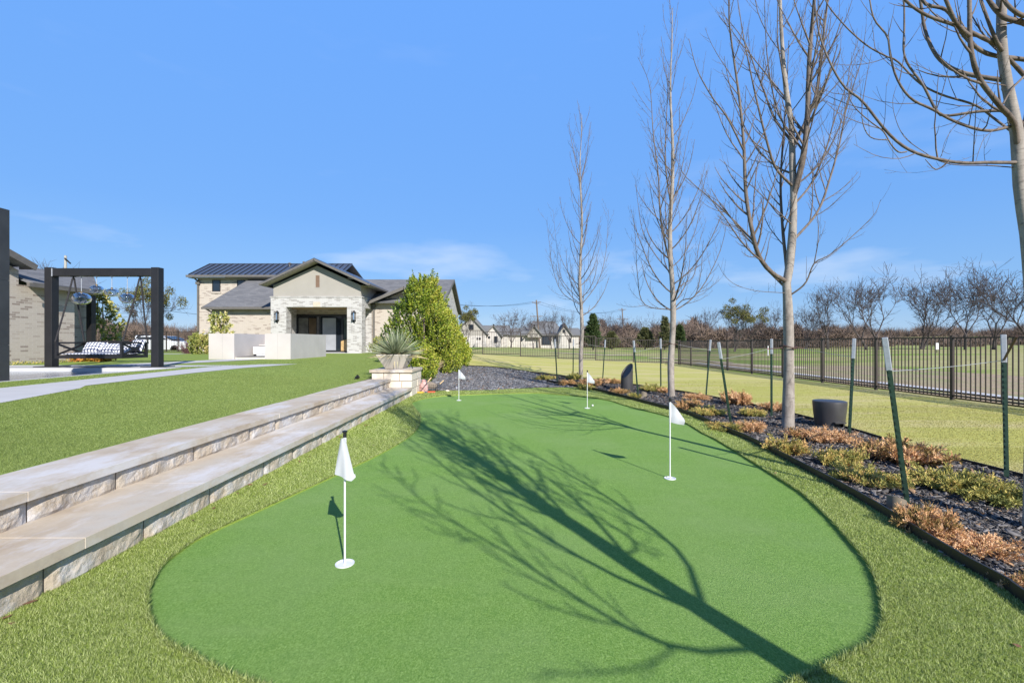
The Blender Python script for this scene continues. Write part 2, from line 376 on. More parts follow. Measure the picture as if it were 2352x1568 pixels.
# far field
_m = NT('field'); a = _m.noise(1.2, 6, .7); b = _m.noise(.07, 5, .6, stretch=(.5, 1.3, 1)); c = _m.noise(.16, 4, .6)
g = _m.ramp(a, [(.3, (.13, .20, .035)), (.7, (.26, .35, .08))]); t = _m.ramp(a, [(.3, (.28, .25, .11)), (.7, (.48, .41, .22))])
_m.col(_m.mix(_m.ramp(b, [(.42, 0), (.54, .85)]), g, t)); _m.rough(.95); _m.spec(.05); _m.bump(a, .5, .05); M['field'] = _m.mat
M['sand'] = plain('bunker_sand', (.55, .44, .31), .95, 0, .08, 2)
_m = NT('dirt_strip'); a = _m.noise(6, 6, .8); b = _m.noise(.5, 5, .65, stretch=(1, .5, 1))
_m.col(_m.mix(_m.ramp(b, [(.46, 0), (.64, .75)]), _m.ramp(a, [(.35, (.24, .17, .10)), (.65, (.46, .35, .22))]), _m.ramp(a, [(.35, (.15, .22, .04)), (.65, (.30, .36, .09))]))); _m.rough(.95); _m.bump(a, .8, .05); M['dirt'] = _m.mat
def mulchmat(name, lo, hi):
    m = NT(name); r = m.rnd(); m.col(m.ramp(r, [(0, lo), (.72, hi), (.93, [q * 1.6 for q in hi]), (.955, (.22, .13, .07)), (1, (.34, .22, .13))])); m.rough(.75); m.spec(.25); return m.mat
M['mulch'] = mulchmat('mulch_chips', (.012, .011, .011), (.150, .138, .132))
M['mulch_grey'] = mulchmat('grey_mulch_chips', (.09, .09, .094), (.235, .232, .24))  # same mulch as the tree bed, its distant sheen put into the grey
M['mulch_base'] = plain('mulch_bed', (.022, .020, .022), .9, 0, .5, 30, 1, bscale=60)
M['mulch_base2'] = plain('grey_mulch_bed', (.09, .09, .097), .9, 0, .5, 14, 1, bscale=30)
# limestone
def stonemat(name, rough_face=False):
    m = NT(name); a = m.noise(2.2, 5, .6); b = m.noise(5, 6, .7)
    c = m.ramp(a, [(.3, (.38, .30, .215)), (.5, (.47, .395, .305)), (.7, (.46, .415, .35))])
    w = m.ramp(m.noise(1.5 if not rough_face else 3, 6, .75, stretch=(1.3, .5, 1) if not rough_face else None), [(.47, 0), (.62, .80)])
    c = m.mix(m.ramp(m.noise(9, 6, .75), [(.50, 0), (.68, .35)]), c, (.34, .28, .22)); c = m.mix(w, c, (.57, .555, .555))
    if rough_face: c = m.mix(m.ramp(b, [(.56, 0), (.72, .55)]), c, (.36, .24, .14))
    m.col(c); m.rough(.85); m.bump(m.noise(28 if rough_face else 40, 6, .7), .7 if rough_face else .12, .02 if rough_face else .01); return m.mat
M['coping'] = stonemat('limestone_coping'); M['riser'] = stonemat('rough_limestone', True)
M['mortar'] = plain('mortar', (.33, .27, .21), .9)
_m = NT('pool_water'); _m.col(_m.ramp(_m.noise(.8, 4, .6, stretch=(.5, 2, 1)), [(.35, (.06, .10, .16)), (.65, (.22, .27, .33))])); _m.rough(.08); _m.bump(_m.noise(5, 4, .6, stretch=(1, 2, 1)), .5, .03); M['water'] = _m.mat
M['holly'] = leafmat('holly_leaves', [(0, (.02, .055, .008)), (.3, (.10, .175, .018)), (.6, (.31, .38, .03)), (1, (.64, .58, .11))], .48, .25, .45)
M['magnolia'] = leafmat('magnolia_leaves', [(0, (.05, .08, .02)), (.35, (.24, .28, .06)), (.7, (.52, .48, .15)), (1, (.72, .56, .28))], .35, .15, .6)
M['cedar'] = leafmat('cedar_foliage', [(0, (.02, .045, .012)), (.5, (.05, .085, .022)), (1, (.10, .13, .035))], .7, .15)
M['olive'] = leafmat('olive_foliage', [(0, (.05, .06, .02)), (.5, (.10, .11, .04)), (1, (.17, .16, .06))], .7, .15)
M['mistle'] = leafmat('mistletoe', [(0, (.06, .065, .015)), (.5, (.13, .13, .03)), (1, (.23, .20, .05))], .7, .15)
M['juniper_o'] = leafmat('juniper_bronze', [(0, (.16, .13, .04)), (.28, (.42, .27, .10)), (.6, (.62, .34, .16)), (1, (.78, .52, .30))], .7, .2, .3, .5)
M['juniper_g'] = leafmat('juniper_olive', [(0, (.13, .15, .04)), (.4, (.35, .33, .09)), (.75, (.56, .46, .13)), (1, (.72, .46, .19))], .7, .2, .3, .5)
M['agave'] = leafmat('spiky_leaves', [(0, (.13, .17, .09)), (.5, (.29, .325, .19)), (.72, (.46, .42, .25)), (1, (.64, .50, .29))], .5, .1)
M['dry_grass'] = leafmat('dry_grass', [(0, (.32, .22, .13)), (1, (.62, .48, .33))], .8, .3)
M['orange_leaf'] = leafmat('orange_leaves', [(0, (.28, .16, .03)), (.6, (.52, .30, .03)), (1, (.50, .16, .05))], .6, .2)
M['red_twig'] = plain('purple_twigs', (.12, .055, .06), .8)
M['fallen'] = leafmat('fallen_leaves', [(0, (.12, .06, .035)), (1, (.32, .16, .08))], .8, .1)

# ------------------------------------------------------------------ ground
def grid(xs, ys, hf, dz=0, skip=None):
    xs = np.asarray(xs); ys = np.asarray(ys); X, Y = np.meshgrid(xs, ys); Z = hf(X, Y) + dz
    V = np.stack([X, Y, Z], -1).reshape(-1, 3); nx = len(xs); Fc = []
    for j in range(len(ys) - 1):
        for i in range(nx - 1):
            if skip and skip((xs[i] + xs[i + 1]) / 2, (ys[j] + ys[j + 1]) / 2): continue
            a = j * nx + i; Fc.append((a, a + 1, a + nx + 1, a + nx))
    return V, np.array(Fc)
def struct(name, V, Fc, m): 
    o = link(name, npmesh(name, V, Fc, [m], smooth=True)); return tag(o, kind='structure')
def terr_h(x, y):
    h = low_h(x, y) - .02
    sunk = (x < -2.7) & (y < 12.5); h = np.where(sunk, -.25, h)
    d = np.hypot(x, y); return h + sma(d, 260, 900) * (6 + 5 * np.sin(x * .006) + 3 * np.sin(x * .017 + 1))
gx = np.concatenate([-np.geomspace(3000, 24, 22), np.linspace(-22, 12, 69), np.linspace(13, 60, 26), np.geomspace(66, 3000, 22)])
gy = np.concatenate([[-40, -10], np.linspace(-5, 45, 101), np.linspace(48, 120, 25), np.geomspace(130, 3000, 22)])
struct('ground', *grid(gx, gy, terr_h), M['field'])

def tri_fill(poly, hf, dz, step=.35, hole=None):
    """fill a closed 2D polygon with a draped triangle mesh"""
    from mathutils.geometry import delaunay_2d_cdt
    poly = [Vector(p[:2]) for p in poly]; n = len(poly); pts = list(poly)
    xs = [p.x for p in poly]; ys = [p.y for p in poly]
    P2 = np.array([[p.x, p.y] for p in poly])
    X, Y = np.meshgrid(np.arange(min(xs), max(xs), step), np.arange(min(ys), max(ys), step)); q = np.stack([X.ravel(), Y.ravel()], 1)
    q = q[inside(q, P2)]; ed = [(i, (i + 1) % n) for i in range(n)]
    if hole is not None:
        h = np.array([p[:2] for p in hole]); q = q[~inside(q, h)]; k = len(h); ed += [(n + i, n + (i + 1) % k) for i in range(k)]; pts += [Vector(a) for a in h]
    pts += [Vector(a) for a in q]
    v, e, f, *_ = delaunay_2d_cdt(pts, ed, [list(range(n))], 1, 1e-5)
    v = np.array([[a.x, a.y] for a in v])
    if hole is not None: c = np.array([v[list(a)].mean(0) for a in f]); f = [a for a, io in zip(f, inside(c, h)) if not io]
    z = hf(v[:, 0], v[:, 1]) + dz
    return np.column_stack([v, z]), [tuple(a) for a in f]
def inside(q, poly):
    x, y = q[:, 0], q[:, 1]; r = np.zeros(len(q), bool); n = len(poly); j = n - 1
    for i in range(n):
        xi, yi = poly[i]; xj, yj = poly[j]
        c = ((yi > y) != (yj > y)) & (x < (xj - xi) * (y - yi) / ((yj - yi) if abs(yj - yi) > 1e-9 else 1e-9) + xi); r ^= c; j = i
    return r
def smooth_closed(pts, k=6):
    out = []; n = len(pts); p = [np.array(a) for a in pts]
    for i in range(n):
        a, b, c, d = p[i - 1], p[i], p[(i + 1) % n], p[(i + 2) % n]
        for t in np.arange(k) / k: out.append(.5 * ((2 * b) + (-a + c) * t + (2 * a - 5 * b + 4 * c - d) * t * t + (-a + 3 * b - 3 * c + d) * t ** 3))
    return out
def smooth_open(pts, k=6):
    p = [np.array(a, float) for a in pts]; p = [2 * p[0] - p[1]] + p + [2 * p[-1] - p[-2]]; out = []
    for i in range(1, len(p) - 2):
        a, b, c, d = p[i - 1], p[i], p[i + 1], p[i + 2]
        for t in np.arange(k) / k: out.append(.5 * ((2 * b) + (-a + c) * t + (2 * a - 5 * b + 4 * c - d) * t * t + (-a + 3 * b - 3 * c + d) * t ** 3))
    out.append(p[-2]); return out

green_px = [(554, 1568), (437.5, 1510), (369, 1470), (339.4, 1398), (348, 1350), (374, 1307), (412.5, 1273), (472.6, 1234), (601, 1174), (730, 1114), (812, 1075), (881, 1041),
            (936.6, 1007), (962, 981), (964.5, 955), (950, 936), (950, 924), (1004, 912), (1100, 907), (1225, 904), (1287, 907.5), (1350, 913.5), (1402, 922), (1433, 932), (1475, 943), (1537, 959), (1579, 976), (1610, 995),
            (1642, 1011), (1694, 1042.6), (1776, 1095), (1843, 1138.6), (1904, 1196), (1951, 1249), (1994.5, 1303), (2018, 1360), (2028, 1411), (2025, 1451), (1998, 1488), (1944, 1515), (1877, 1548), (1820, 1575)]
G0 = [unp(*p) for p in green_px] + [(.9, 1.72), (.2, 1.62), (-.5, 1.68)]
GREEN = smooth_closed(G0, 6); GP = np.array(GREEN)
V, Fc = tri_fill(GREEN, low_h, .006, .5); tag(link('putting_green', npmesh('putting_green', V, Fc, [M['green']])), kind='structure')

near_edge_px = [(1256, 878), (1350, 895), (1433, 915.6), (1527, 941), (1592, 959), (1667, 994), (1714, 1013), (1776, 1045), (1911, 1118), (2011, 1176), (2112, 1243), (2213, 1307), (2313, 1364), (2352, 1394)]
NE = smooth_open([unp(*p) for p in near_edge_px] + [(2.45, 1.6), (2.1, .2), (1.9, -3), (1.9, -5)], 4)
far_edge_px = [(1050, 837), (1135, 844), (1225, 856), (1277, 862.5), (1402, 878), (1471, 887), (1579, 903), (1719, 930), (1829, 955), (1956, 989), (2019, 1008), (2139, 1044), (2240, 1070), (2352, 1099)]
FE = smooth_open([unp(*p) for p in far_edge_px] + [(5.25, 3.5), (5.2, 0), (5.2, -5)], 4)
gf0 = unp(963, 899); gf1 = unp(1127, 897.7); gf2 = unp(1225, 892); gf3 = unp(1325, 890.6)
# turf strip round the green
TURFP = [(-2.57, -3)] + [(-2.57, y) for y in (0, 2, 4, 6, 8, 10, 11.4, 12.55)] + [gf0, gf1, gf2, gf3] + [tuple(p) for p in NE if p[1] < gf3[1] - .2]
TP = np.array([p[:2] for p in TURFP])
V, Fc = tri_fill(TURFP, low_h, .022, .5, GREEN); k = len(GREEN); b0 = len(V); z_ = low_h(GP[:, 0], GP[:, 1]); V = np.concatenate([V, np.column_stack([GP, z_ - .01]), np.column_stack([GP, z_ + .022])]); Fc = list(Fc) + [(b0 + i, b0 + (i + 1) % k, b0 + k + (i + 1) % k, b0 + k + i) for i in range(k)]; tag(link('artificial_turf', npmesh('artificial_turf', V, Fc, [M['turf']])), kind='structure')
# mulch bed (tree bed) and grey mulch area
k0 = [tuple(p) for p in NE if p[1] < gf3[1] + .1]; k1 = [tuple(p) for p in FE if p[1] < 18.6]
BED = k1 + k0[::-1]; BP = np.array(BED)
V, Fc = tri_fill(BED, low_h, .002, .4); tag(link('mulch_bed', npmesh('mulch_bed', V, Fc, [M['mulch_base']])), kind='structure')
GREY = [gf0, gf1, gf2, gf3] + [tuple(p) for p in FE if p[1] > 18.3][::-1] + [(-3.4, 28.5), (-4.4, 22), (-3.5, 17), (-2.62, 12.8)]
GRP = np.array(GREY)
V, Fc = tri_fill(GREY, low_h, .001, .5); tag(link('grey_mulch_bed', npmesh('grey_mulch_bed', V, Fc, [M['mulch_base2']])), kind='structure')
# dormant back lawn
LAWN = [tuple(p) for p in FE] + [(10.62, -5), (10.62, 29.05), (-4.2, 29.05), (-3.4, 28.5)]
LP = np.array(LAWN)
V, Fc = tri_fill(LAWN, low_h, 0, .7); tag(link('back_lawn', npmesh('back_lawn', V, Fc, [M['dormant']])), kind='structure')
# upper lawn (terrace) with pool cut out
pool = lambda x, y: x < -9.45 and 2 < y < 12.45
ux = sorted(set(list(np.linspace(-60, -12, 17)) + list(np.arange(-12, -3.4, .5)) + [-9.45, -3.57]))
ux = [q for q in ux if q <= -3.57]
uy = sorted(set([-5, -2, 0, 2, 12.45] + list(np.arange(1, 31, .75)) + [34, 38, 45, 60]))
struct('upper_lawn', *grid(ux, uy, up_h, 0, pool), M['terrace'])
V, Fc = grid(np.linspace(-3.57, -2.9, 4), np.arange(12.4, 31, .8), lambda x, y: up_h(x, y) * (1 - sma(x, -3.5, -2.7)) + low_h(x, y) * sma(x, -3.5, -2.7), 0)
struct('planting_slope', V, Fc, M['mulch_base'])
tag(link('pool_water', npmesh('pool_water', [(-24, 2, .585), (-9.45, 2, .585), (-9.45, 12.45, .585), (-24, 12.45, .585)], np.array([[0, 1, 2, 3]]), [M['water']])), kind='structure')
b = MB(); zt = .672
b.box(-24, -9.30, 12.45, 12.80, .45, zt); b.box(-9.449, -9.30, 2, 12.449, .45, zt - .004)
o = b.build('pool_coping', M['concrete']); tag(o, kind='structure')
# paths on the terrace
def upoly(px, dz): return [(*unp(a, c, zu),) for a, c in px]
def path_obj(name, pts, dz, m=None):
    V, Fc = tri_fill(pts, up_h, dz, .5); return tag(link(name, npmesh(name, V, Fc, [m or M['concrete']])), kind='structure')
path_obj('garden_path', [unp(a, c, zu) for a, c in [(0, 926), (60, 915), (120, 904), (184, 892), (196, 886), (330, 870), (450, 856), (560, 845), (684, 836), (600, 836.5), (480, 843), (400, 851), (250, 866), (100, 881.5), (0, 891.6)]] + [(-9.2, 6), (-7.0, 4.5)], .006)
path_obj('swing_pad', [(-19, 13.05), (-9.9, 13.05), (-8.4, 13.6), (-8.4, 14.1), (-19, 14.1)], .006)
path_obj('kitchen_path', [(-12.8, 14.08), (-11.2, 14.08), (-10.2, 18.9), (-11.6, 18.9)], .010)
path_obj('far_path', [(-29, 26.2), (-19.5, 26.6), (-19.5, 27.5), (-29, 27.4)], .008)
# strips outside the fence, bunkers
def quadstrip(name, x0, x1, y0, y1, dz, m):
    V, Fc = grid(np.linspace(x0, x1, max(2, int((x1 - x0) / .7) + 2)), np.linspace(y0, y1, int((y1 - y0) / .8) + 2), low_h, dz); return struct(name, V, Fc, m)
quadstrip('concrete_kerb', 11.9, 12.45, -4, 30, .05, M['concrete'])
quadstrip('dirt_strip', 11.0, 26, -4, 34, .01, M['dirt'])
def blob_poly(cx, cy, rx, ry, seed, n=28):
    r = np.random.default_rng(seed); a = np.linspace(0, 2 * np.pi, n, endpoint=False); k = 1 + .18 * np.sin(2 * a + r.uniform(0, 6)) + .1 * np.sin(3 * a + r.uniform(0, 6))
    return [(cx + rx * q * math.cos(t), cy + ry * q * math.sin(t)) for q, t in zip(k, a)]
for cx, cy, rx, ry, s in ((15.5, 39, 3.2, 2.2, 1), (17.2, 32, 2.4, 3.5, 2), (9, 48, 5, 1.6, 3)):
    V, Fc = tri_fill(blob_poly(cx, cy, rx, ry, s), low_h, .03, 1.2); tag(link('sand_bunker', npmesh('sand_bunker', V, Fc, [M['sand']])), kind='structure')

# ------------------------------------------------------------------ blades, chips
def sample(poly, dens, ymin, ymax, hole=None, vis=True, xr=None):
    x0, x1 = (poly[:, 0].min(), poly[:, 0].max()) if xr is None else xr
    n = int((x1 - x0) * (ymax - ymin) * dens); q = np.column_stack([rng.uniform(x0, x1, n), rng.uniform(ymin, ymax, n)])
    if vis: q = q[np.abs(q[:, 0]) < 1.2 * q[:, 1] + .4]
    q = q[inside(q, poly)]
    if hole is not None: q = q[~inside(q, hole)]
    return q
def blades(q, hf, L, W, lean=.5):
    n = len(q); a = rng.uniform(0, 2 * np.pi, n); z = hf(q[:, 0], q[:, 1]); l = L * rng.uniform(.6, 1.2, n)
    d = np.column_stack([np.cos(a), np.sin(a)]); b = rng.uniform(0, 2 * np.pi, n); ln = l * rng.uniform(.1, lean * 2, n)
    base = np.column_stack([q, z]); s = np.column_stack([d * W[:, None] / 2, np.zeros(n)])
    tip = base + np.column_stack([np.cos(b) * ln, np.sin(b) * ln, np.sqrt(np.maximum(l * l - (ln * .7) ** 2, (l * .35) ** 2))])
    V = np.stack([base - s, base + s, tip], 1).reshape(-1, 3); return V
def blade_obj(name, parts, mat, label, cat):
    V = np.concatenate(parts); n = len(V) // 3; Fc = np.arange(n * 3).reshape(-1, 3)
    return tag(link(name, npmesh(name, V, Fc, [mat], rnd=rng.uniform(0, 1, n))), label, cat, kind='stuff')
turf_h = lambda x, y: low_h(x, y) + .02
pr = []
for y0, y1, d, L, w in ((1.2, 2.6, 48000, .019, .0028), (2.6, 4, 30000, .020, .0034), (4, 6.5, 11000, .024, .0055), (6.5, 13.2, 3500, .024, .010)):
    q = sample(TP, d, y0, y1, GP); pr.append(blades(q, turf_h, L, np.full(len(q), w)))
# tufted rim standing at the edge of the green
seg = np.array(GREEN); nx_ = np.roll(seg, -1, 0); ln = np.linalg.norm(nx_ - seg, axis=1)
for i in range(len(seg)):
    k = int(ln[i] * (2600 if seg[i][1] < 5 else 900)); t = rng.uniform(0, 1, (k, 1)); q = seg[i] * (1 - t) + nx_[i] * t + rng.normal(0, .008, (k, 2)); q = q[~inside(q, GP)]
    pr.append(blades(q, turf_h, .030, np.full(len(q), .004 if seg[i][1] < 5 else .007), .6))
blade_obj('turf_grass', pr, M['turf_blade'], 'olive green artificial grass blades around the putting green', 'turf')
UP = np.array([(-60, -5), (-3.64, -5), (-3.64, 19), (-60, 19)]); pr = []
for y0, y1, d, L, w in ((3, 4.5, 20000, .016, .0036), (4.5, 7, 8000, .016, .0055), (7, 11.4, 2600, .015, .009), (11.4, 19, 500, .015, .015)):
    q = sample(UP, d, y0, y1, None, True, (-9.2 if y1 < 8 else -9.3, -3.58)); path = np.array([unp(a, c, zu) for a, c in [(0, 926), (184, 892), (196, 886), (684, 836), (480, 843), (0, 891.6)]] + [(-9.2, 6), (-7.0, 4.5)])
    q = q[~inside(q, path)]; pr.append(blades(q, up_h, L, np.full(len(q), w)))
blade_obj('terrace_grass', pr, M['terrace_blade'], 'olive green lawn blades on the terrace above the steps', 'grass')
pr = []
for y0, y1, d, L, w in ((3.5, 6, 5000, .013, .006), (6, 10, 1800, .013, .009), (10, 16, 400, .013, .013)):
    q = sample(LP, d, y0, y1); pr.append(blades(q, low_h, L, np.full(len(q), w)))
blade_obj('lawn_grass', pr, M['dormant_blade'], 'yellow green dormant grass between mulch bed and side fence', 'grass')
def chips(q, hf, L, mat, name, label, lift=.012):
    n = len(q); l = L * rng.lognormal(0, .45, n); w = l * rng.uniform(.10, .24, n); t = l * rng.uniform(.05, .12, n)
    a = rng.uniform(0, 2 * np.pi, n); ti = rng.normal(0, .28, n); ro = rng.normal(0, .5, n)
    ax = np.column_stack([np.cos(a) * np.cos(ti), np.sin(a) * np.cos(ti), np.sin(ti)]); sd = np.column_stack([-np.sin(a) * np.cos(ro), np.cos(a) * np.cos(ro), np.sin(ro)])
    up = np.cross(ax, sd); c = np.column_stack([q, hf(q[:, 0], q[:, 1]) + rng.uniform(0, lift * 2, n)])
    V = np.stack([c + i * ax * l[:, None] / 2 * (1 if j > 0 else .8) + j * sd * w[:, None] / 2 + k * up * t[:, None] / 2 for k in (-1, 1) for i, j in ((-1, -1), (1, -1), (1, 1), (-1, 1))], 1).reshape(-1, 3)
    base = np.arange(n)[:, None, None] * 8; f = np.array([(4, 5, 6, 7), (0, 1, 5, 4), (1, 2, 6, 5), (2, 3, 7, 6), (3, 0, 4, 7)])[None]
    Fc = (base + f).reshape(-1, 4); return tag(link(name, npmesh(name, V, Fc, [mat], rnd=np.repeat(rng.uniform(0, 1, n), 5))), label, 'mulch', kind='stuff')
q = np.concatenate([sample(BP, 5000, 1.8, 4.5), sample(BP, 2200, 4.5, 8), sample(BP, 500, 8, 19)])
chips(q, low_h, .044, M['mulch'], 'bark_mulch', 'black shredded bark mulch in the narrow tree bed')
q = np.concatenate([sample(GRP, 1300, 12.5, 17), sample(GRP, 420, 17, 29)])
chips(q, low_h, .050, M['mulch_grey'], 'grey_bark_mulch', 'bark mulch behind the putting green, its distant sheen coloured grey')

# ------------------------------------------------------------------ edging
def edging(path, h0, h1, name, label):
    V = []; n = len(path); t = .006
    for i, p in enumerate(path):
        a = np.array(path[max(0, i - 1)][:2]); c = np.array(path[min(n - 1, i + 1)][:2]); d = c - a; d = d / np.linalg.norm(d); nn = np.array([-d[1], d[0]]) * t; z = zl(*p[:2])
        for s, zz in ((-1, h0), (-1, h1), (1, h1), (1, h0)): V.append((p[0] + nn[0] * s, p[1] + nn[1] * s, z + zz))
    Fc = [(i * 4 + k, i * 4 + k + 1, i * 4 + 5 + k, i * 4 + 4 + k) for i in range(n - 1) for k in range(3)]
    return tag(link(name, npmesh(name, V, Fc, [M['edging']])), label, 'edging', 'steel edging strips')
edging([p for p in NE if p[1] > -2], -.02, .095, 'steel_edging', 'dark steel edging between the turf and the tree bed')
edging([p for p in FE if p[1] > -2], -.02, .05, 'steel_edging', 'thin dark edging between tree bed and yellow lawn')
edging([gf0, gf1, gf2, gf3], -.02, .03, 'steel_edging', 'short dark edging in front of the grey mulch')

# ------------------------------------------------------------------ stone steps
st = thing('stone_steps', 'long pale limestone steps with rough risers beside the turf', 'steps', (-2.8, 6, 0))
def riser(x, z0, z1, name):
    y = -1.0; r = np.random.default_rng(int(z0 * 100) + 3)
    while y < 11.38:
        L = r.uniform(.5, .95); y1 = min(11.39, y + L)
        if 11.39 - y1 < .25: y1 = 11.39
        ny = max(3, int((y1 - y) / .03)); nz = 7; ys = np.linspace(y + .004, y1 - .004, ny); zs = np.linspace(z0, z1, nz); V = []
        o1 = r.uniform(0, 99)
        for iz, z in enumerate(zs):
            for iy, yy in enumerate(ys):
                e = min(1, iy / 1.5, (ny - 1 - iy) / 1.5); e2 = min(1, iz / 1.0 + .3, (nz - 1 - iz) / 1.0 + .3)
                d = mnoise.fractal((o1, yy * 7, z * 9), .8, 2.1, 5) * .014 + mnoise.noise((o1, yy * 2.2, 1)) * .008
                V.append((x + max(-.03, (d + .010) * min(e, e2) - .008 * (1 - e)), yy, z))
        Fc = [(j * ny + i, j * ny + i + 1, (j + 1) * ny + i + 1, (j + 1) * ny + i) for j in range(nz - 1) for i in range(ny - 1)]
        link('riser_stone', npmesh('riser_stone', V, Fc, [M['riser']]), st); y = y1
    MB().box(x - .3, x - .014, -1, 11.39, z0 - .1, z1).build('mortar_joint', M['mortar'], st)
riser(-2.555, 0, .185, 'r'); riser(-3.07, .252, .398, 'r')
for x0, x1, z0, z1, y0 in ((-3.09, -2.50, .186, .252, 2.677 - 1.03 * 4), (-3.60, -3.03, .399, .46, 2.857 - 1.03 * 4)):
    y = y0
    while y < 11.38:
        y1 = min(y + 1.027, 11.39)
        if 11.39 - y1 < .25: y1 = 11.39
        w = random.uniform(-.003, .003)
        MB().box(x0, x1 + w, y + .0012, y1 - .0012, z0, z1 + w * .5).build('coping_slab', M['coping'], st, bevel=.0018); y = y1
    MB().box(x0 + .01, x1 - .012, y0, 11.385, z0 + .004, z1 - .0045).build('mortar_joint', M['mortar'], st)
# pedestal
pd = thing('stone_pedestal', 'square limestone pedestal at the far end of the steps', 'pedestal', (-3.03, 12, 0))
b = MB(); b.box(-3.50, -2.555, 11.45, 12.60, 0, .618); b.build('mortar_core', M['mortar'], pd)
b = MB(); r = random.Random(3)
for (z0, z1) in ((.0, .2), (.205, .40), (.405, .616)):
    x = -3.52
    while x < -2.56:
        x1 = min(-2.535, x + r.uniform(.25, .42)); x1 = -2.535 if -2.535 - x1 < .15 else x1
        b.box(x + .005, x1 - .005, 11.40 + r.uniform(0, .012), 11.452, z0 + .004, z1 - .004); x = x1 if x1 > -2.54 else x1
        if x1 >= -2.536: break
    y = 11.42
    while y < 12.6:
        y1 = min(12.62, y + r.uniform(.28, .45)); y1 = 12.62 if 12.62 - y1 < .15 else y1
        b.box(-2.557, -2.53 + r.uniform(0, .014), y + .005, y1 - .005, z0 + .004, z1 - .004); y = y1
        if y1 >= 12.619: break
b.build('stone_blocks', M['stone_light'], pd, bevel=.008)
MB().box(-3.57, -2.49, 11.36, 12.66, .619, .69).build('cap_slab', M['coping'], pd, bevel=.008)
# planter + spiky plant
pt = thing('planter_bowl', 'square tapered cast planter standing on the pedestal', 'planter', (-3.06, 12.0, .69))
def sq(c, h, z): return [(c[0] - h, c[1] - h, z), (c[0] + h, c[1] - h, z), (c[0] + h, c[1] + h, z), (c[0] - h, c[1] + h, z)]
b = MB(); c = (-3.06, 12.0); rings = [sq(c, .21, .692), sq(c, .225, .70), sq(c, .405, 1.03), sq(c, .42, 1.06), sq(c, .40, 1.07), sq(c, .37, 1.062), sq(c, .36, 1.03)]
for R in rings: b.v += R
for i in range(len(rings) - 1):
    for k in range(4): b.f.append([i * 4 + k, i * 4 + (k + 1) % 4, i * 4 + 4 + (k + 1) % 4, i * 4 + 4 + k]); b.m.append(0)
b.f.append([0, 3, 2, 1]); b.m.append(0); b.build('bowl', M['pot'], pt, bevel=.01)
MB().face(sq(c, .362, 1.035)).build('soil', M['soil'], pt)
def leafquads(C, A, Sd, L, W):
    """kite-shaped leaves: base C, axis A, side Sd"""
    L = L[:, None]; W = W[:, None]
    return np.stack([C, C + A * L * .45 + Sd * W / 2, C + A * L, C + A * L * .45 - Sd * W / 2], 1).reshape(-1, 3)
def nrm(a): return a / np.maximum(np.linalg.norm(a, axis=-1, keepdims=True), 1e-9)
def leafmesh(name, C, A, L, W, mat, rnd=None, r=None):
    r = r or rng; n = len(C); S_ = nrm(np.cross(A, nrm(r.normal(0, 1, (n, 3))))); V = leafquads(C, A, S_, L, W)
    return npmesh(name, V, np.arange(n * 4).reshape(-1, 4), [mat], rnd=r.uniform(0, 1, n) if rnd is None else rnd)
ag = thing('spiky_plant', 'grey green spiky plant with drooping dry leaves in the planter', 'plant', (-3.06, 12.0, 1.04))
r = np.random.default_rng(5); V = []; Fc = []; RN = []
for i in range(340):
    dr = i % 10 < 3; el = r.uniform(-.06, .30) if dr else r.uniform(.10, 1.40); az = r.uniform(0, 2 * math.pi); L = r.uniform(.58, .82) if not dr else r.uniform(.5, .85); dry = 1 if dr else 0
    d = np.array([math.cos(el) * math.cos(az), math.cos(el) * math.sin(az), math.sin(el)]); p = np.array([-3.06, 12, 1.04]) + d * [.05, .05, 0]; side = nrm(np.cross(d, [0, 0, 1.0]) + 1e-6); ro_ = r.uniform(-1.3, 1.3); side = nrm(side * math.cos(ro_) + np.cross(side, d) * math.sin(ro_))
    w = .021 if not dry else .014; sag = .05 if not dry else (.10 if i % 40 else 1.6); k = 6; pts = []
    for j in range(k + 1):
        t = j / k; pts.append(p.copy()); d = nrm(d + np.array([0, 0, -sag * (1 if not dry else 1.2) / k * (1 + t * 2)])); p = p + d * L / k
        p[2] = max(p[2], .74)
    b0 = len(V)
    for j, q in enumerate(pts):
        ww = w * (1 - (j / k) ** 1.6) + .001; V += [q - side * ww, q + side * ww]
    for j in range(k): Fc.append((b0 + 2 * j, b0 + 2 * j + 1, b0 + 2 * j + 3, b0 + 2 * j + 2)); RN.append((r.uniform(.75, 1.1) if dry else r.uniform(.1, .62)))
link('leaves', npmesh('leaves', V, np.array(Fc), [M['agave']], rnd=RN), ag)

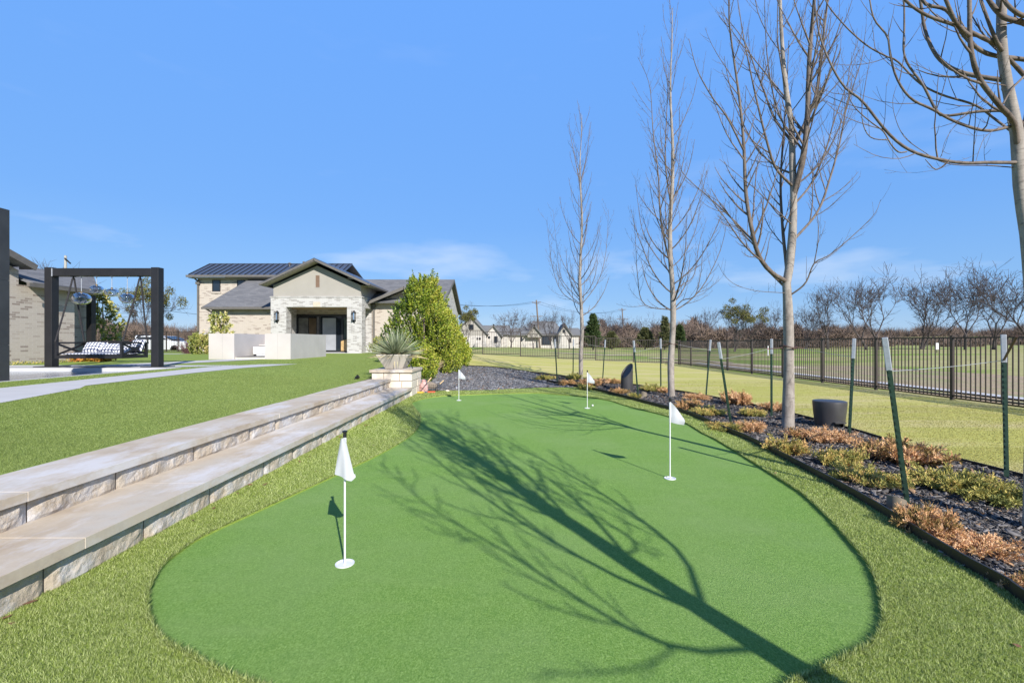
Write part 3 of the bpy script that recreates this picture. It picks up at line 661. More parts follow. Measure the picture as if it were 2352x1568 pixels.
# ------------------------------------------------------------------ golf things
def flagstick(px, py, label, kind, H=.83):
    X, Y = unp(px, py); t = thing('putting_flag', label, 'golf flag', (X, Y, 0), 'golf flags on the putting green')
    MB().lathe([(.0062, .0), (.0062, H - .03)], (X, Y, .004), 12).build('pole', M['white'], t, smooth=True)
    MB().lathe([(.011, 0), (.011, .028), (.016, .034), (.016, .040), (.004, .044)], (X, Y, H - .045), 16).build('knob', M['black'], t, smooth=True)
    MB().lathe([(.058, .0075), (.058, .013), (.050, .013), (.050, .0075)], (X, Y, 0), 32).lathe([(.050, .0078), (.0001, .0079)], (X, Y, 0), 32).build('cup', M['white'], t, smooth=True)
    MB().lathe([(.0085, H - .26), (.010, H - .255), (.010, H - .05), (.0085, H - .045)], (X, Y, 0), 12).build('sleeve', M['white'], t, smooth=True)
    V = []; Fc = []; n = 12
    if kind == 'pennant':
        k = 12
        for j in range(k + 1):
            u = j / k; top = H - .05 - .20 * u ** 1.35 * (1 - .12 * u); bot = H - .25 - .035 * u
            for i in range(5):
                v = i / 4; z = top * (1 - v) + min(bot, top - .004) * v; V.append((X + .008 + .145 * u * (1 - .15 * (1 - u)), Y - .02 * math.sin(u * 4) + .012 * math.sin(v * 5 + u * 3), z))
        Fc = [(j * 5 + i, j * 5 + i + 1, j * 5 + 6 + i, j * 5 + 5 + i) for j in range(k) for i in range(4)]
    else:
        k = 14   # limp flag hanging in front of its stick
        for j in range(k + 1):
            v = j / k; z = H - .045 - v * .245; xl = -.018 - .038 * v ** .8; xr = .008 + .062 * v ** 1.1
            for i in range(n + 1):
                u = i / n; zz = z - (.03 * v * max(0, (u - .45)) * 2 * v) + (.018 * v * v if u < .5 else 0) * (1 - 2 * u)
                if v > .9 and u > .85: zz += .03 * (u - .85) / .15
                V.append((X + xl + (xr - xl) * u, Y - .012 - .022 * math.sin(u * math.pi) - .008 * math.sin(u * 9 + v * 2) * v, zz))
        Fc = [(j * (n + 1) + i, j * (n + 1) + i + 1, (j + 1) * (n + 1) + i + 1, (j + 1) * (n + 1) + i) for j in range(k) for i in range(n)]
    me = npmesh('flag_cloth', V, np.array(Fc), [M['cloth']], smooth=True); link('flag_cloth', me, t)
    return t
flagstick(792, 1297, 'white limp flag on the stick nearest the camera', 'limp', .845)
flagstick(1539, 1100, 'white pennant on the stick in front of the middle bare tree', 'pennant')
flagstick(1349, 938, 'white pennant on the stick beside the white golf ball', 'pennant', .80)
flagstick(1054, 920, 'white pennant on the farthest stick near the grey mulch', 'pennant', .78)
X, Y = unp(1361, 934); tag(MB().lathe([(max(.0001, .0215 * math.sin(a)), .0215 - .0215 * math.cos(a)) for a in np.linspace(0, math.pi, 12)], (X, Y, .008), 18).build('golf_ball', M['white'], smooth=True), 'white golf ball lying on the green beside a flagstick', 'golf ball')
# putter leaning on the pedestal, mallets and basket
pu = thing('putter', 'steel putter with black grip leaning on the pedestal corner', 'golf club', (-2.28, 12.3, .02))
a = Vector((-2.28, 12.3, .05)); bb = Vector((-2.72, 11.9, .89)); mid = a.lerp(bb, .62)
MB().tube([a, mid], .006, 8).build('shaft', M['wire'], pu); MB().tube([mid, bb], [.011, .014], 8).build('grip', M['black'], pu); MB().box(-2.35, -2.24, 12.28, 12.33, .01, .045).build('head', plain('blue_paint', (.02, .04, .16), .4), pu, bevel=.006)
M['yellow'] = plain('yellow_paint', (.60, .33, .02), .4); M['red'] = plain('red_paint', (.5, .06, .02), .4); M['grip_wood'] = plain('pale_wood', (.55, .38, .2), .6)
for i, (hx, hy, tx, tz, m, lab) in enumerate(((-2.47, 12.15, -2.20, .42, 'yellow', 'short toy mallet with yellow head by the pedestal'), (-2.17, 12.25, -1.88, .33, 'red', 'short toy mallet with red head by the wire basket'))):
    t = thing('toy_mallet', lab, 'mallet', (hx, hy, .01), 'toy mallets by the pedestal')
    A = Vector((hx, hy, .05)); B = Vector((tx, hy + .25, tz)); m1 = A.lerp(B, .68)
    MB().tube([A, m1], .008, 8).build('shaft', M['black'], t); MB().tube([m1, B], .015, 8).build('grip', M['grip_wood'], t); MB().tube([(hx - .10, hy, .035), (hx + .10, hy + .02, .035)], .028, 12).build('head', M[m], t)
wb = thing('wire_basket', 'small black wire basket standing at the edge of the grey mulch', 'basket', (-2.12, 12.5, .01)); b = MB()
for z in (.03, .09, .15, .21): b.tube([(-2.28, 12.4, z), (-1.98, 12.4, z), (-1.96, 12.62, z), (-2.3, 12.62, z), (-2.28, 12.4, z)], .0035, 5)
for x in np.linspace(-2.28, -1.98, 7): b.tube([(x, 12.4, .01), (x, 12.4, .22)], .003, 5); b.tube([(x, 12.62, .01), (x, 12.62, .22)], .003, 5)
b.build('wires', M['black'], wb)
tag(MB().lathe([(.0001, 0), (.10, .0), (.13, .08), (.11, .2), (.05, .3), (.06, .34), (.0001, .36)], (-2.42, 12.48, 0), 14).build('cloth_bag', plain('pink_cloth', (.52, .30, .28), .9, 0, .3, 25), smooth=True), 'small pink and white cloth bag leaning against the pedestal base', 'bag')
def rock(name, x, y, r_, lab, sc=(1, .8, .6), m=None, seed=0):
    V = []; n = 10; k = 7
    for j in range(k + 1):
        a = math.pi * j / k
        for i in range(n):
            c_ = 2 * math.pi * i / n; d = Vector((math.sin(a) * math.cos(c_), math.sin(a) * math.sin(c_), math.cos(a))); f = 1 + .35 * mnoise.noise(d * 1.6 + Vector((seed, 0, 0)))
            V.append((x + d.x * r_ * f * sc[0], y + d.y * r_ * f * sc[1], zl(x, y) + r_ * sc[2] * .6 + d.z * r_ * f * sc[2]))
    Fc = [(j * n + i, j * n + (i + 1) % n, (j + 1) * n + (i + 1) % n, (j + 1) * n + i) for j in range(k) for i in range(n)]
    return tag(link(name, npmesh(name, V, np.array(Fc), [m or M['stone_light']])), lab, 'rock')
rock('rock', -2.36, 13.1, .17, 'flat tan boulder behind the pedestal at the mulch edge', (1.2, 1, .7), plain('brown_rock', (.26, .21, .16), .9, 0, .3, 9), 4)
rock('rock', *unp(1029 - 1, 900), .05, 'small pale stone at the edge of the turf near the basket', (1.2, .8, .8), None, 9)
# ground spotlight on the terrace
X, Y = unp(817, 858, zu)
X, Y = -3.85, (-3.85) * F / (817 - 1176)
sp = thing('ground_spotlight', 'small black spotlight sitting in the terrace lawn', 'spotlight', (X, Y, zu(X, Y)))
MB().lathe([(.035, 0), (.05, .09), (.045, .09), (.03, .02)], (X, Y, zu(X, Y) + .02), 14, M=Matrix.Rotation(.9, 3, 'Y')).build('lamp_head', M['dark_metal'], sp, smooth=True); MB().box(X - .03, X + .03, Y - .03, Y + .03, zu(X, Y) - .01, zu(X, Y) + .02).build('base', M['black'], sp)
# speakers and bed fixtures
X, Y = 5.2, 7.45
t = thing('garden_speaker', 'low dark cylindrical garden speaker beside the big tree trunk', 'speaker', (X, Y, 0)); b = MB(); n = 40
prof = [(.205, .0), (.212, .10), (.228, .25), (.240, .405), (.236, .425), (.225, .432), (.05, .437), (.0001, .437)]
base = len(b.v)
for rr, z in prof:
    for q in range(n): a = 2 * math.pi * q / n; b.v.append((X + rr * math.cos(a), Y + rr * math.sin(a), z))
for i in range(len(prof) - 1):
    for q in range(n):
        ang = 2 * math.pi * (q + .5) / n
        if i == 0 and abs((ang - math.radians(272))) < .36: continue     # sound port at the foot
        b.f.append([i * n + q, i * n + (q + 1) % n, (i + 1) * n + (q + 1) % n, (i + 1) * n + q]); b.m.append(0)
b.build('shell', M['speaker'], t, smooth=True)
a = math.radians(272); cx, cy = X + .225 * math.cos(a), Y + .225 * math.sin(a); tx, ty = -math.sin(a), math.cos(a)
MB().bar((cx - tx * .09, cy - ty * .09, .108), (cx + tx * .09, cy + ty * .09, .108), .05, .018).build('port_lip', M['speaker'], t)
MB().lathe([(.16, 0), (.16, .12), (.0001, .12)], (X, Y, .0), 20).build('inner_body', M['black'], t)
X, Y = 3.22, 12.75; rr = .165
t = thing('tube_speaker', 'dark tube speaker with slanted open top beside a stake', 'speaker', (X, Y, 0)); b = MB(); n = 32; b2 = MB()
for q in range(n):
    a = 2 * math.pi * q / n; x = math.cos(a); y = math.sin(a); h = .58 + .21 * (x * .85 + y * .45)
    b.v += [(X + rr * x, Y + rr * y, 0), (X + rr * x, Y + rr * y, h), (X + rr * .9 * x, Y + rr * .9 * y, h), (X + rr * .86 * x, Y + rr * .86 * y, h - .05)]
for q in range(n):
    p = (q + 1) % n
    for k in range(3): b.f.append([q * 4 + k, p * 4 + k, p * 4 + k + 1, q * 4 + k + 1]); b.m.append(0)
b.build('shell', M['speaker'], t, smooth=True)
MB().face([(X + rr * .86 * math.cos(2 * math.pi * q / n), Y + rr * .86 * math.sin(2 * math.pi * q / n), .53 + .21 * (math.cos(2 * math.pi * q / n) * .85 + math.sin(2 * math.pi * q / n) * .45)) for q in range(n)]).build('grille', M['black'], t)
for px, py, rr, h, lab in ((2059, 1176, .065, .115, 'tan bronze ring light at the foot of the leaning green stake'), (1706, 984, .085, .13, 'tan bronze well light beside the stake left of the big trunk'),
                           (1478, 911, .085, .12, 'tan bronze well light next to the tube speaker'), (1287, 878, .085, .10, 'tan bronze well light beside the farthest bed tree')):
    X, Y = unp(px, py); t = thing('well_light', lab, 'garden light', (X, Y, 0), 'well lights in the tree bed'); b = MB(); n = 24
    for q in range(n):
        a = 2 * math.pi * q / n; k = h - .03 * math.cos(a - .6)
        for f_, z in ((1, 0), (1, k), (.92, k), (.9, .04)): b.v.append((X + rr * f_ * math.cos(a), Y + rr * f_ * math.sin(a), z))
    for q in range(n):
        p = (q + 1) % n
        for k in range(3): b.f.append([q * 4 + k, p * 4 + k, p * 4 + k + 1, q * 4 + k + 1]); b.m.append(0)
    b.build('ring', M['tan_light'], t, smooth=True); MB().lathe([(rr * .9, .045), (.0001, .05)], (X, Y, 0), 20).build('lens', M['glass'], t)

# ------------------------------------------------------------------ fences
def fence(label, p0, p1, posts, zf, H=1.50, group='black picket fences'):
    p0 = np.array(p0, float); p1 = np.array(p1, float); d = (p1 - p0); L = np.linalg.norm(d); d /= L
    t = thing('picket_fence', label, 'fence', (p0[0], p0[1], zf(*p0)), group)
    pm = None
    for k, s in enumerate(posts):
        q = p0 + d * s; z = zf(*q); pw = .032
        b = MB().box(q[0] - pw, q[0] + pw, q[1] - pw, q[1] + pw, z - .05, z + H + .03); b.box(q[0] - pw - .006, q[0] + pw + .006, q[1] - pw - .006, q[1] + pw + .006, z + H + .03, z + H + .045)
        b.build('post', M['fence'], t)
        if k + 1 < len(posts):
            s1 = posts[k + 1]; r_ = p0 + d * s1; z1 = zf(*r_)
            # panels step with the ground: each stays level at the mean height of its bay
            zb = (z + z1) / 2 if abs(z - z1) > .03 else z; b = MB(); A = q + d * .033; B = r_ - d * .033
            for h, w in ((.09, .035), (H - .17, .030), (H - .01, .035)):
                if h == H - .17: continue
                b.bar((A[0], A[1], zb + h), (B[0], B[1], zb + h), w, .035)
            n = max(2, int(round((s1 - s) / .111)))
            for i in range(1, n):
                c = q + (r_ - q) * i / n; w = .0095; b.box(c[0] - w, c[0] + w, c[1] - w, c[1] + w, zb + .05, zb + H - .012)
            b.build('picket_panel', M['fence'], t)
    return t
def ff(x, y): return zl(x, y)
XL = -3.9
fence('black picket fence running across behind the back lawn', (XL, 29), (10.68, 29), [0, 2.04 + .0, 4.44, 6.84, 9.24, 11.64, 12.84 + .6, 14.52], ff)
sy = [29 - 29] + [i for i in ()]
ys_ = [29.0 - .0]
side_posts = [0]; y = 29.0
for px in (1587, 1626, 1671, 1727, 1799, 1889, 2012, 2187): side_posts.append(29 - 10.72 * F / (px - 1176)); 
side_posts = [p for p in side_posts if p >= 0]
last = side_posts[-1]
while last < 31: last += 2.35; side_posts.append(last)
fence('black picket fence receding along the right side of the back lawn', (10.72, 29), (10.72, -5), side_posts, ff)
fence('black picket fence beyond the swing with a car parked behind it', (-31, 31.8), (-21.9, 31.8), [0, 2.3, 4.6, 6.84, 7.66, 9.05], lambda x, y: .60, 1.48)

# ------------------------------------------------------------------ stakes (T posts) and guy wires
def tpost(base, top, label, near=False):
    A = Vector(base); B = Vector(top); d = (B - A).normalized(); t = thing('metal_stake', label, 'stake', tuple(A), 'green metal stakes holding the young trees')
    fx = Vector((.75, -.66, 0)); fx = (fx - d * fx.dot(d)).normalized(); fy = d.cross(fx)
    def flat(b, a, c, ox, oy, w, h):
        p = [a + fx * (ox + i * w / 2) + fy * (oy + j * h / 2) for i, j in ((-1, -1), (1, -1), (1, 1), (-1, 1))]; b.prism(p, c - a)
    A0 = A - d * .08; L = (B - A).length; C = A + d * (L * .805); b = MB()
    flat(b, A0, C, 0, 0, .038, .006); flat(b, A0, C, 0, .018, .006, .034)
    s = .10
    while s < L * .80: q = A + d * s; flat(b, q, q + d * .022, 0, -.0065, .014, .011); s += .055
    b.build('shaft', M['post_green'], t)
    b = MB(); flat(b, C - d * .002, B, 0, .009, .041, .041); b.build('cap_sleeve', M['galv'], t, bevel=.004)
    return A, B, d
stk = [((1280, 880), (1274, 779), 'green stake left of the farthest bed tree'), ((1316, 866), (1317, 779), 'green stake close behind the farthest bed tree'), ((1384, 873), (1390, 780), 'green stake right of the farthest bed tree'),
       ((1466, 916), (1455, 782), 'green stake leaning beside the tube speaker'), ((1518, 899), (1517, 777), 'thin dark stake just left of the middle bed tree'), ((1621.5, 910), (1632, 780), 'green stake right of the middle bed tree'),
       ((1680, 980), (1650, 786), 'leaning green stake left of the big trunk, tied by a wire'), ((1772, 955), (1772, 778), 'upright dark stake behind the big trunk'), ((1949.7, 1014), (1962, 777), 'green stake between cylinder speaker and lawn'),
       ((2085, 1165), (2032, 775), 'large leaning green stake above the orange juniper'), ((2312, 1099), (2305, 768), 'tall dark green stake at the right edge of the photo')]
ST = []
for bp, tp, lab in stk:
    X, Y = unp(*bp); ST.append(tpost((X, Y, zl(X, Y)), P(tp[0], tp[1], Y + (0 if bp[0] < 2000 else .03)), lab))
def at(i, f): A, B, d = ST[i]; return A.lerp(B, f)
TREES = {'A': (2.44, 16.1), 'B': (4.05, 11.55), 'C': (4.47, 7.37), 'D': (3.862, 3.36), 'E': (2.58, -.85)}
def wire(a, b, label):
    n = 10; pts = [Vector(a).lerp(Vector(b), i / n) - Vector((0, 0, .012 * math.sin(math.pi * i / n))) for i in range(n + 1)]
    tag(MB().tube(pts, .0028, 5).build('guy_wire', M['wire']), label, 'wire', 'guy wires between stakes and trees')
def strap(tr, z, r, label, d=(1, 0)):
    X, Y = TREES[tr][0], TREES[tr][1]; b = MB(); dx, dy = d
    for k, off in ((0, 0), (1, .018)):
        pts = [(X + (r + .012) * math.cos(a) , Y + (r + .012) * math.sin(a), z + off + .02 * math.sin(a * 2 + k)) for a in np.linspace(0, 2 * math.pi, 15)]; b.tube(pts, .009, 6)
    b.tube([(X - r * 1.1, Y - r * .4, z), (X - r * 3.2, Y - .02, z - .02)], .009, 6); b.tube([(X + r * 1.1, Y - r * .4, z + .01), (X + r * 2.4, Y - .02, z - .01)], .009, 6)
    tag(b.build('tree_strap', M['strap']), label, 'strap', 'brown tree straps')
def tie(tr, z, r, i, j, lab):
    X, Y = TREES[tr]; strap(tr, z, r, 'brown rubber strap round the trunk of the ' + lab)
    wire(at(i, .80), (X - r * 3.2, Y - .02, z - .02), 'wire from the left stake to the ' + lab); wire((X + r * 2.4, Y - .02, z - .01), at(j, .82), 'wire from the right stake to the ' + lab)
tie('A', 1.33, .055, 0, 2, 'farthest bed tree'); tie('B', 1.33, .07, 3, 5, 'middle bed tree'); tie('C', 1.30, .10, 6, 8, 'big trunk')
wire(at(9, .80), at(10, .82), 'twisted white wire between the two nearest stakes')
tag(MB().tube([at(10, .825), (3.75, 3.38, 1.44)], .010, 6).build('tree_strap', M['strap']), 'brown strap leaving the tall stake at the right edge', 'strap', 'brown tree straps')

# ------------------------------------------------------------------ bare trees
class Tubes:
    def __init__(s): s.V = []; s.F = []; s.n = 0
    def add(s, path, rad, k=5):
        p = np.asarray(path, float); m = len(p)
        if m < 2: return
        r = np.asarray(rad, float) if hasattr(rad, '__len__') else np.full(m, rad)
        t = nrm(np.gradient(p, axis=0)); ref = np.array([.3, .2, .93]) if abs(t[:, 2]).mean() < .8 else np.array([.95, .3, .1])
        u = nrm(np.cross(t, ref)); w = np.cross(t, u); a = np.arange(k) * 2 * np.pi / k
        R = p[:, None] + (u[:, None] * np.cos(a)[None, :, None] + w[:, None] * np.sin(a)[None, :, None]) * r[:, None, None]
        s.V.append(R.reshape(-1, 3)); i = np.arange(m - 1)[:, None] * k; q = np.arange(k)[None]; q2 = (q + 1) % k
        s.F.append((np.stack([i + q, i + q2, i + k + q2, i + k + q], -1).reshape(-1, 4)) + s.n); s.n += m * k
    def mesh(s, name, mat): return npmesh(name, np.concatenate(s.V), np.concatenate(s.F), [mat], smooth=True)
def grow(r, p0, d0, L, pull, wig, n, kink=0):
    p = np.array(p0, float); d = nrm(np.array(d0, float)); out = [p.copy()]; st_ = L / n
    for i in range(n):
        d = nrm(d + np.array([0, 0, pull / n]) + r.normal(0, wig, 3) * [1, 1, .6]); p = p + d * st_; out.append(p.copy())
    return np.array(out)
def resample(path, n):
    p = np.asarray(smooth_open(path, 5)); s = np.concatenate([[0], np.cumsum(np.linalg.norm(np.diff(p, axis=0), axis=1))]); t = np.linspace(0, s[-1], n)
    return np.column_stack([np.interp(t, s, p[:, i]) for i in range(3)]), s[-1]
def twigs(T, r, path, r0, r1, L, lvl, dens, spread=.65, pull=.9, lmul=.38, minr=.0022, maxlvl=3, t0=.12):
    """side shoots along a branch, each curving back towards the sky"""
    n = int(L * dens); m = len(path)
    for i in range(n):
        t = t0 + (1 - t0) * ((i + r.uniform(.1, .9)) / max(1, n)); f = t * (m - 1); k = min(m - 2, int(f)); q = path[k] + (path[k + 1] - path[k]) * (f - k)
        tg = nrm(path[k + 1] - path[k]); sd = nrm(np.cross(tg, r.normal(0, 1, 3))); d = nrm(tg * (1 - spread * .5) + sd * spread)
        l = L * lmul * r.uniform(.5, 1.25) * (1 - .55 * t); rr = max(minr, (r0 + (r1 - r0) * t) * r.uniform(.4, .62))
        if l < .05: continue
        nn = 7 if l > .5 else 4; pp = grow(r, q, d, l, pull, .05, nn); T.add(pp, np.linspace(rr, max(minr * .7, rr * .3), nn + 1), 5 if rr > .006 else 3)
        if lvl < maxlvl: twigs(T, r, pp, rr, rr * .3, l, lvl + 1, dens * 1.5, spread, pull * .8, lmul * 1.05, minr, maxlvl)
def bed_tree(name_key, label, H, r0, trunk_px=None, limbs_px=(), seed=1, nprim=30, h0=2.0, reach=.9, lean=(0, 0), lens=(2.6, .7), minr=.003, d2=4.2, tp=.95, lr=1.0, el0=.25):
    X, Y = TREES[name_key]; r = np.random.default_rng(seed); z0 = zl(X, Y)
    t = thing('bare_tree', label, 'tree', (X, Y, z0), 'young bare trees planted in the mulch bed'); TT = Tubes(); T = Tubes()
    if trunk_px: pts = [np.array((X, Y, z0 - .03))] + [np.array(P(a, c, Y + dy)) for a, c, dy in trunk_px]
    else: pts = [np.array((X + lean[0] * (q / H) + .035 * math.sin(q * 1.7 + seed) * min(1, q), Y + lean[1] * (q / H) + .03 * math.sin(q * 1.3 + 2 * seed) * min(1, q), z0 - .03 + q)) for q in np.linspace(0, H, 12)]
    path, L = resample(pts, 46); s = np.linspace(0, 1, 46); zz = (path[:, 2] - z0) / H
    rad = r0 * (1 - zz * .93) ** tp * (1 + .14 * np.exp(-np.maximum(zz * H, 0) / .08)) * (1 + .05 * np.sin(s * 43 + seed)); rad = np.maximum(rad, .004); TT.add(path, rad, 14)
    for lp, ra, rb in limbs_px:
        lp = [np.array(q, float) for q in lp]; dd_ = np.linalg.norm(path - lp[0], axis=1); kk_ = int(dd_.argmin())
        if dd_[kk_] < (.12 if name_key == 'D' else .3): zz_ = lp[0][2] - .02; lp[0] = np.array([np.interp(zz_, path[:, 2], path[:, 0]), np.interp(zz_, path[:, 2], path[:, 1]), zz_])
        pp, l = resample(lp, max(10, int(len(lp) * 4))); ra *= lr; rb = max(minr, rb * lr); T.add(pp, np.linspace(ra, rb, len(pp)) * (1 + .04 * np.sin(np.arange(len(pp)) * 2.1)), 8)
        twigs(T, r, pp, ra, rb, l, 1, d2, .6, .8, .27 if l > 1.5 else .4, minr)
    for i in range(nprim):
        f = (i + r.uniform(0, 1)) / nprim; z = h0 + (H - h0 - .3) * f ** 1.15; k = np.searchsorted(path[:, 2] - z0, z); k = min(len(path) - 2, max(0, k)); q = path[k]
        az = i * 2.399 + r.uniform(-.4, .4); el = el0 + (1 - el0) * f; d = (math.cos(az) * math.cos(el), math.sin(az) * math.cos(el), math.sin(el))
        l = (lens[0] * (1 - f) + lens[1] * f) * r.uniform(.65, 1.15); rr = max(.0045, rad[k] * r.uniform(.28, .46) * lr); pp = grow(r, q, np.array(d) * [reach, reach, 1], l, 2.1 * (1 - f * .4), .035, 12)
        T.add(pp, np.linspace(rr, .004, 13) ** 1, 6); twigs(T, r, pp, rr, .004, l, 1, d2, .55, .9, .30, minr)
    link('trunk', TT.mesh('trunk', M['bark']), t); link('crown', T.mesh('crown', M['twig']), t)
    return t
def c2(x, y, dep): return P(1408.7 + .4686 * x, .4686 * y, dep)
bed_tree('A', 'slender bare tree, farthest and smallest in the mulch bed', 9.4, .078, None,
         [([P(1330, 700, 16.1), P(1290, 670, 15.9), P(1268, 610, 15.8), P(1262, 560, 15.7), P(1255, 505, 15.6)], .018, .004), ([P(1336, 700, 16.1), P(1372, 650, 16.2), P(1390, 590, 16.4), P(1396, 520, 16.5), P(1398, 480, 16.5)], .02, .004),
          ([P(1336, 420, 16.1), P(1322, 370, 16.2), P(1310, 310, 16.2), P(1306, 280, 16.2)], .022, .005), ([P(1337, 420, 16.1), P(1346, 370, 16), P(1352, 320, 16), P(1358, 280, 16)], .022, .005), ([P(1325, 690, 16.1), P(1290, 640, 16.6), P(1278, 560, 16.8), P(1270, 480, 16.9)], .014, .004)],
         11, 42, 2.0, .8, lens=(2.2, .9), minr=.0032, d2=5.2, lr=.75)
bed_tree('B', 'tall narrow bare tree behind the pennant, middle of the bed', 9.9, .084, None,
         [([c2(275 - 5, 1300, 11.5), c2(235, 1100, 11.3), c2(220, 850, 11.2), c2(195, 650, 11.1), c2(178, 420, 11.1), c2(120, 280, 11.1)], .034, .005), ([c2(275, 1515, 11.5), c2(150, 1490, 11.3), c2(118, 1340, 11.1), c2(110, 1200, 11.0), c2(100, 1050, 11)], .02, .004),
          ([c2(282, 1515, 11.5), c2(340, 1470, 11.4), c2(400, 1450, 11.2), c2(430, 1330, 11.1), c2(440, 1180, 11)], .02, .004), ([c2(280, 1450, 11.5), c2(330, 1400, 11.7), c2(395, 1350, 12), c2(420, 1200, 12.2), c2(455, 1080, 12.3)], .022, .004),
          ([c2(270, 1340, 11.5), c2(200, 1240, 11.9), c2(140, 1120, 12.2), c2(105, 860, 12.4)], .02, .004), ([c2(284, 1010, 11.5), c2(330, 850, 11.6), c2(370, 640, 11.7)], .022, .004), ([c2(275, 1000, 11.5), c2(255, 800, 11.6), c2(262, 550, 11.6), c2(275, 300, 11.7)], .03, .005)],
         23, 42, 1.95, .75, lens=(2.4, .8), minr=.0026, d2=5.4, lr=.72)
dC = 7.37
bed_tree('C', 'big bare tree with forked leaders, thickest trunk in view', 9.2, .089, [(1812, 820, 0), (1809, 690, 0), (1806, 655, 0), (1812, 620, 0), (1820, 540, 0), (1823, 450, 0), (1820, 375, .02), (1818, 290, .03), (1806, 210, .05), (1797, 110, .06), (1792, 0, .08), (1790, -110, .1), (1793, -260, .1)],
         [([c2(895, 950, dC), c2(925, 800, 7.25), c2(950, 600, 7.2), c2(960, 300, 7.15), c2(985, 0, 7.1), c2(1000, -250, 7.1), c2(1015, -480, 7.0)], .062, .012), ([c2(940, 690, 7.2), c2(985, 500, 7.3), c2(1020, 250, 7.35), c2(1050, 0, 7.4), c2(1060, -200, 7.45), c2(1085, -420, 7.5)], .036, .008),
          ([c2(832, 1375, dC), c2(770, 1330, 7.2), c2(712, 1250, 7.1), c2(680, 1130, 7.0), c2(650, 950, 7.0), c2(640, 720, 6.95), c2(620, 500, 6.9), c2(572, 150, 6.8), c2(565, 0, 6.8), c2(545, -200, 6.7)], .046, .007),
          ([c2(835, 1410, dC), c2(740, 1300, 7.5), c2(690, 1190, 7.6), c2(580, 1070, 7.8), c2(460, 960, 7.9), c2(350, 860, 8.0), c2(300, 760, 8)], .026, .004), ([c2(870, 1450, dC), c2(940, 1390, 7.2), c2(985, 1290, 7.1), c2(1060, 1250, 7.0), c2(1180, 1150, 6.9), c2(1280, 1050, 6.8), c2(1310, 980, 6.8)], .018, .003),
          ([c2(985, 1290, 7.1), c2(1003, 1180, 7.0), c2(1000, 1060, 7.0), c2(960, 980, 6.9)], .010, .003), ([c2(900, 1000, dC), c2(970, 900, 7.5), c2(1040, 740, 7.6), c2(1080, 600, 7.7), c2(1140, 430, 7.8), c2(1200, 250, 7.9)], .022, .004),
          ([c2(895, 1180, dC), c2(1000, 1040, 7.6), c2(1060, 880, 7.7), c2(1110, 700, 7.8), c2(1150, 500, 7.9), c2(1215, 300, 8.0), c2(1240, 120, 8)], .028, .004), ([c2(835, 1350, dC), c2(830, 1120, 7.5), c2(820, 900, 7.6), c2(835, 650, 7.6), c2(848, 480, 7.6), c2(860, 200, 7.7)], .034, .006),
          ([c2(865, 910, dC), c2(800, 830, 7.2), c2(760, 720, 7.1), c2(700, 480, 7.0), c2(640, 190, 6.9), c2(610, 0, 6.9)], .028, .005), ([c2(865, 690, dC), c2(790, 580, 7.6), c2(740, 450, 7.7), c2(700, 350, 7.8), c2(640, 200, 7.9), c2(530, 60, 8)], .026, .005),
          ([c2(840, 480, dC), c2(770, 390, 7.5), c2(690, 290, 7.6), c2(580, 150, 7.7), c2(530, 30, 7.7)], .016, .004), ([c2(700, 1215, 7.1), c2(600, 1100, 7.0), c2(530, 1000, 6.9), c2(460, 950, 6.9), c2(420, 880, 6.9)], .012, .003),
          ([c2(640, 740, 6.95), c2(560, 580, 6.8), c2(480, 470, 6.7), c2(410, 340, 6.6), c2(370, 190, 6.6)], .018, .004), ([c2(820, 1430, dC), c2(700, 1425, 7.1), c2(600, 1395, 6.9), c2(545, 1350, 6.8), c2(515, 1295, 6.7)], .007, .003), ([c2(860, 1100, dC), c2(780, 1010, 7.1), c2(700, 930, 7), c2(640, 880, 6.9), c2(520, 780, 6.8)], .014, .003)],
         31, 18, 3.6, .7, lens=(2.4, 1.2), minr=.0019, d2=6.0, lr=.78, tp=1.1)
def d2(x, y, dep): return P(1776.2 + .3515 * x, .3515 * y, dep)
dD = 3.36
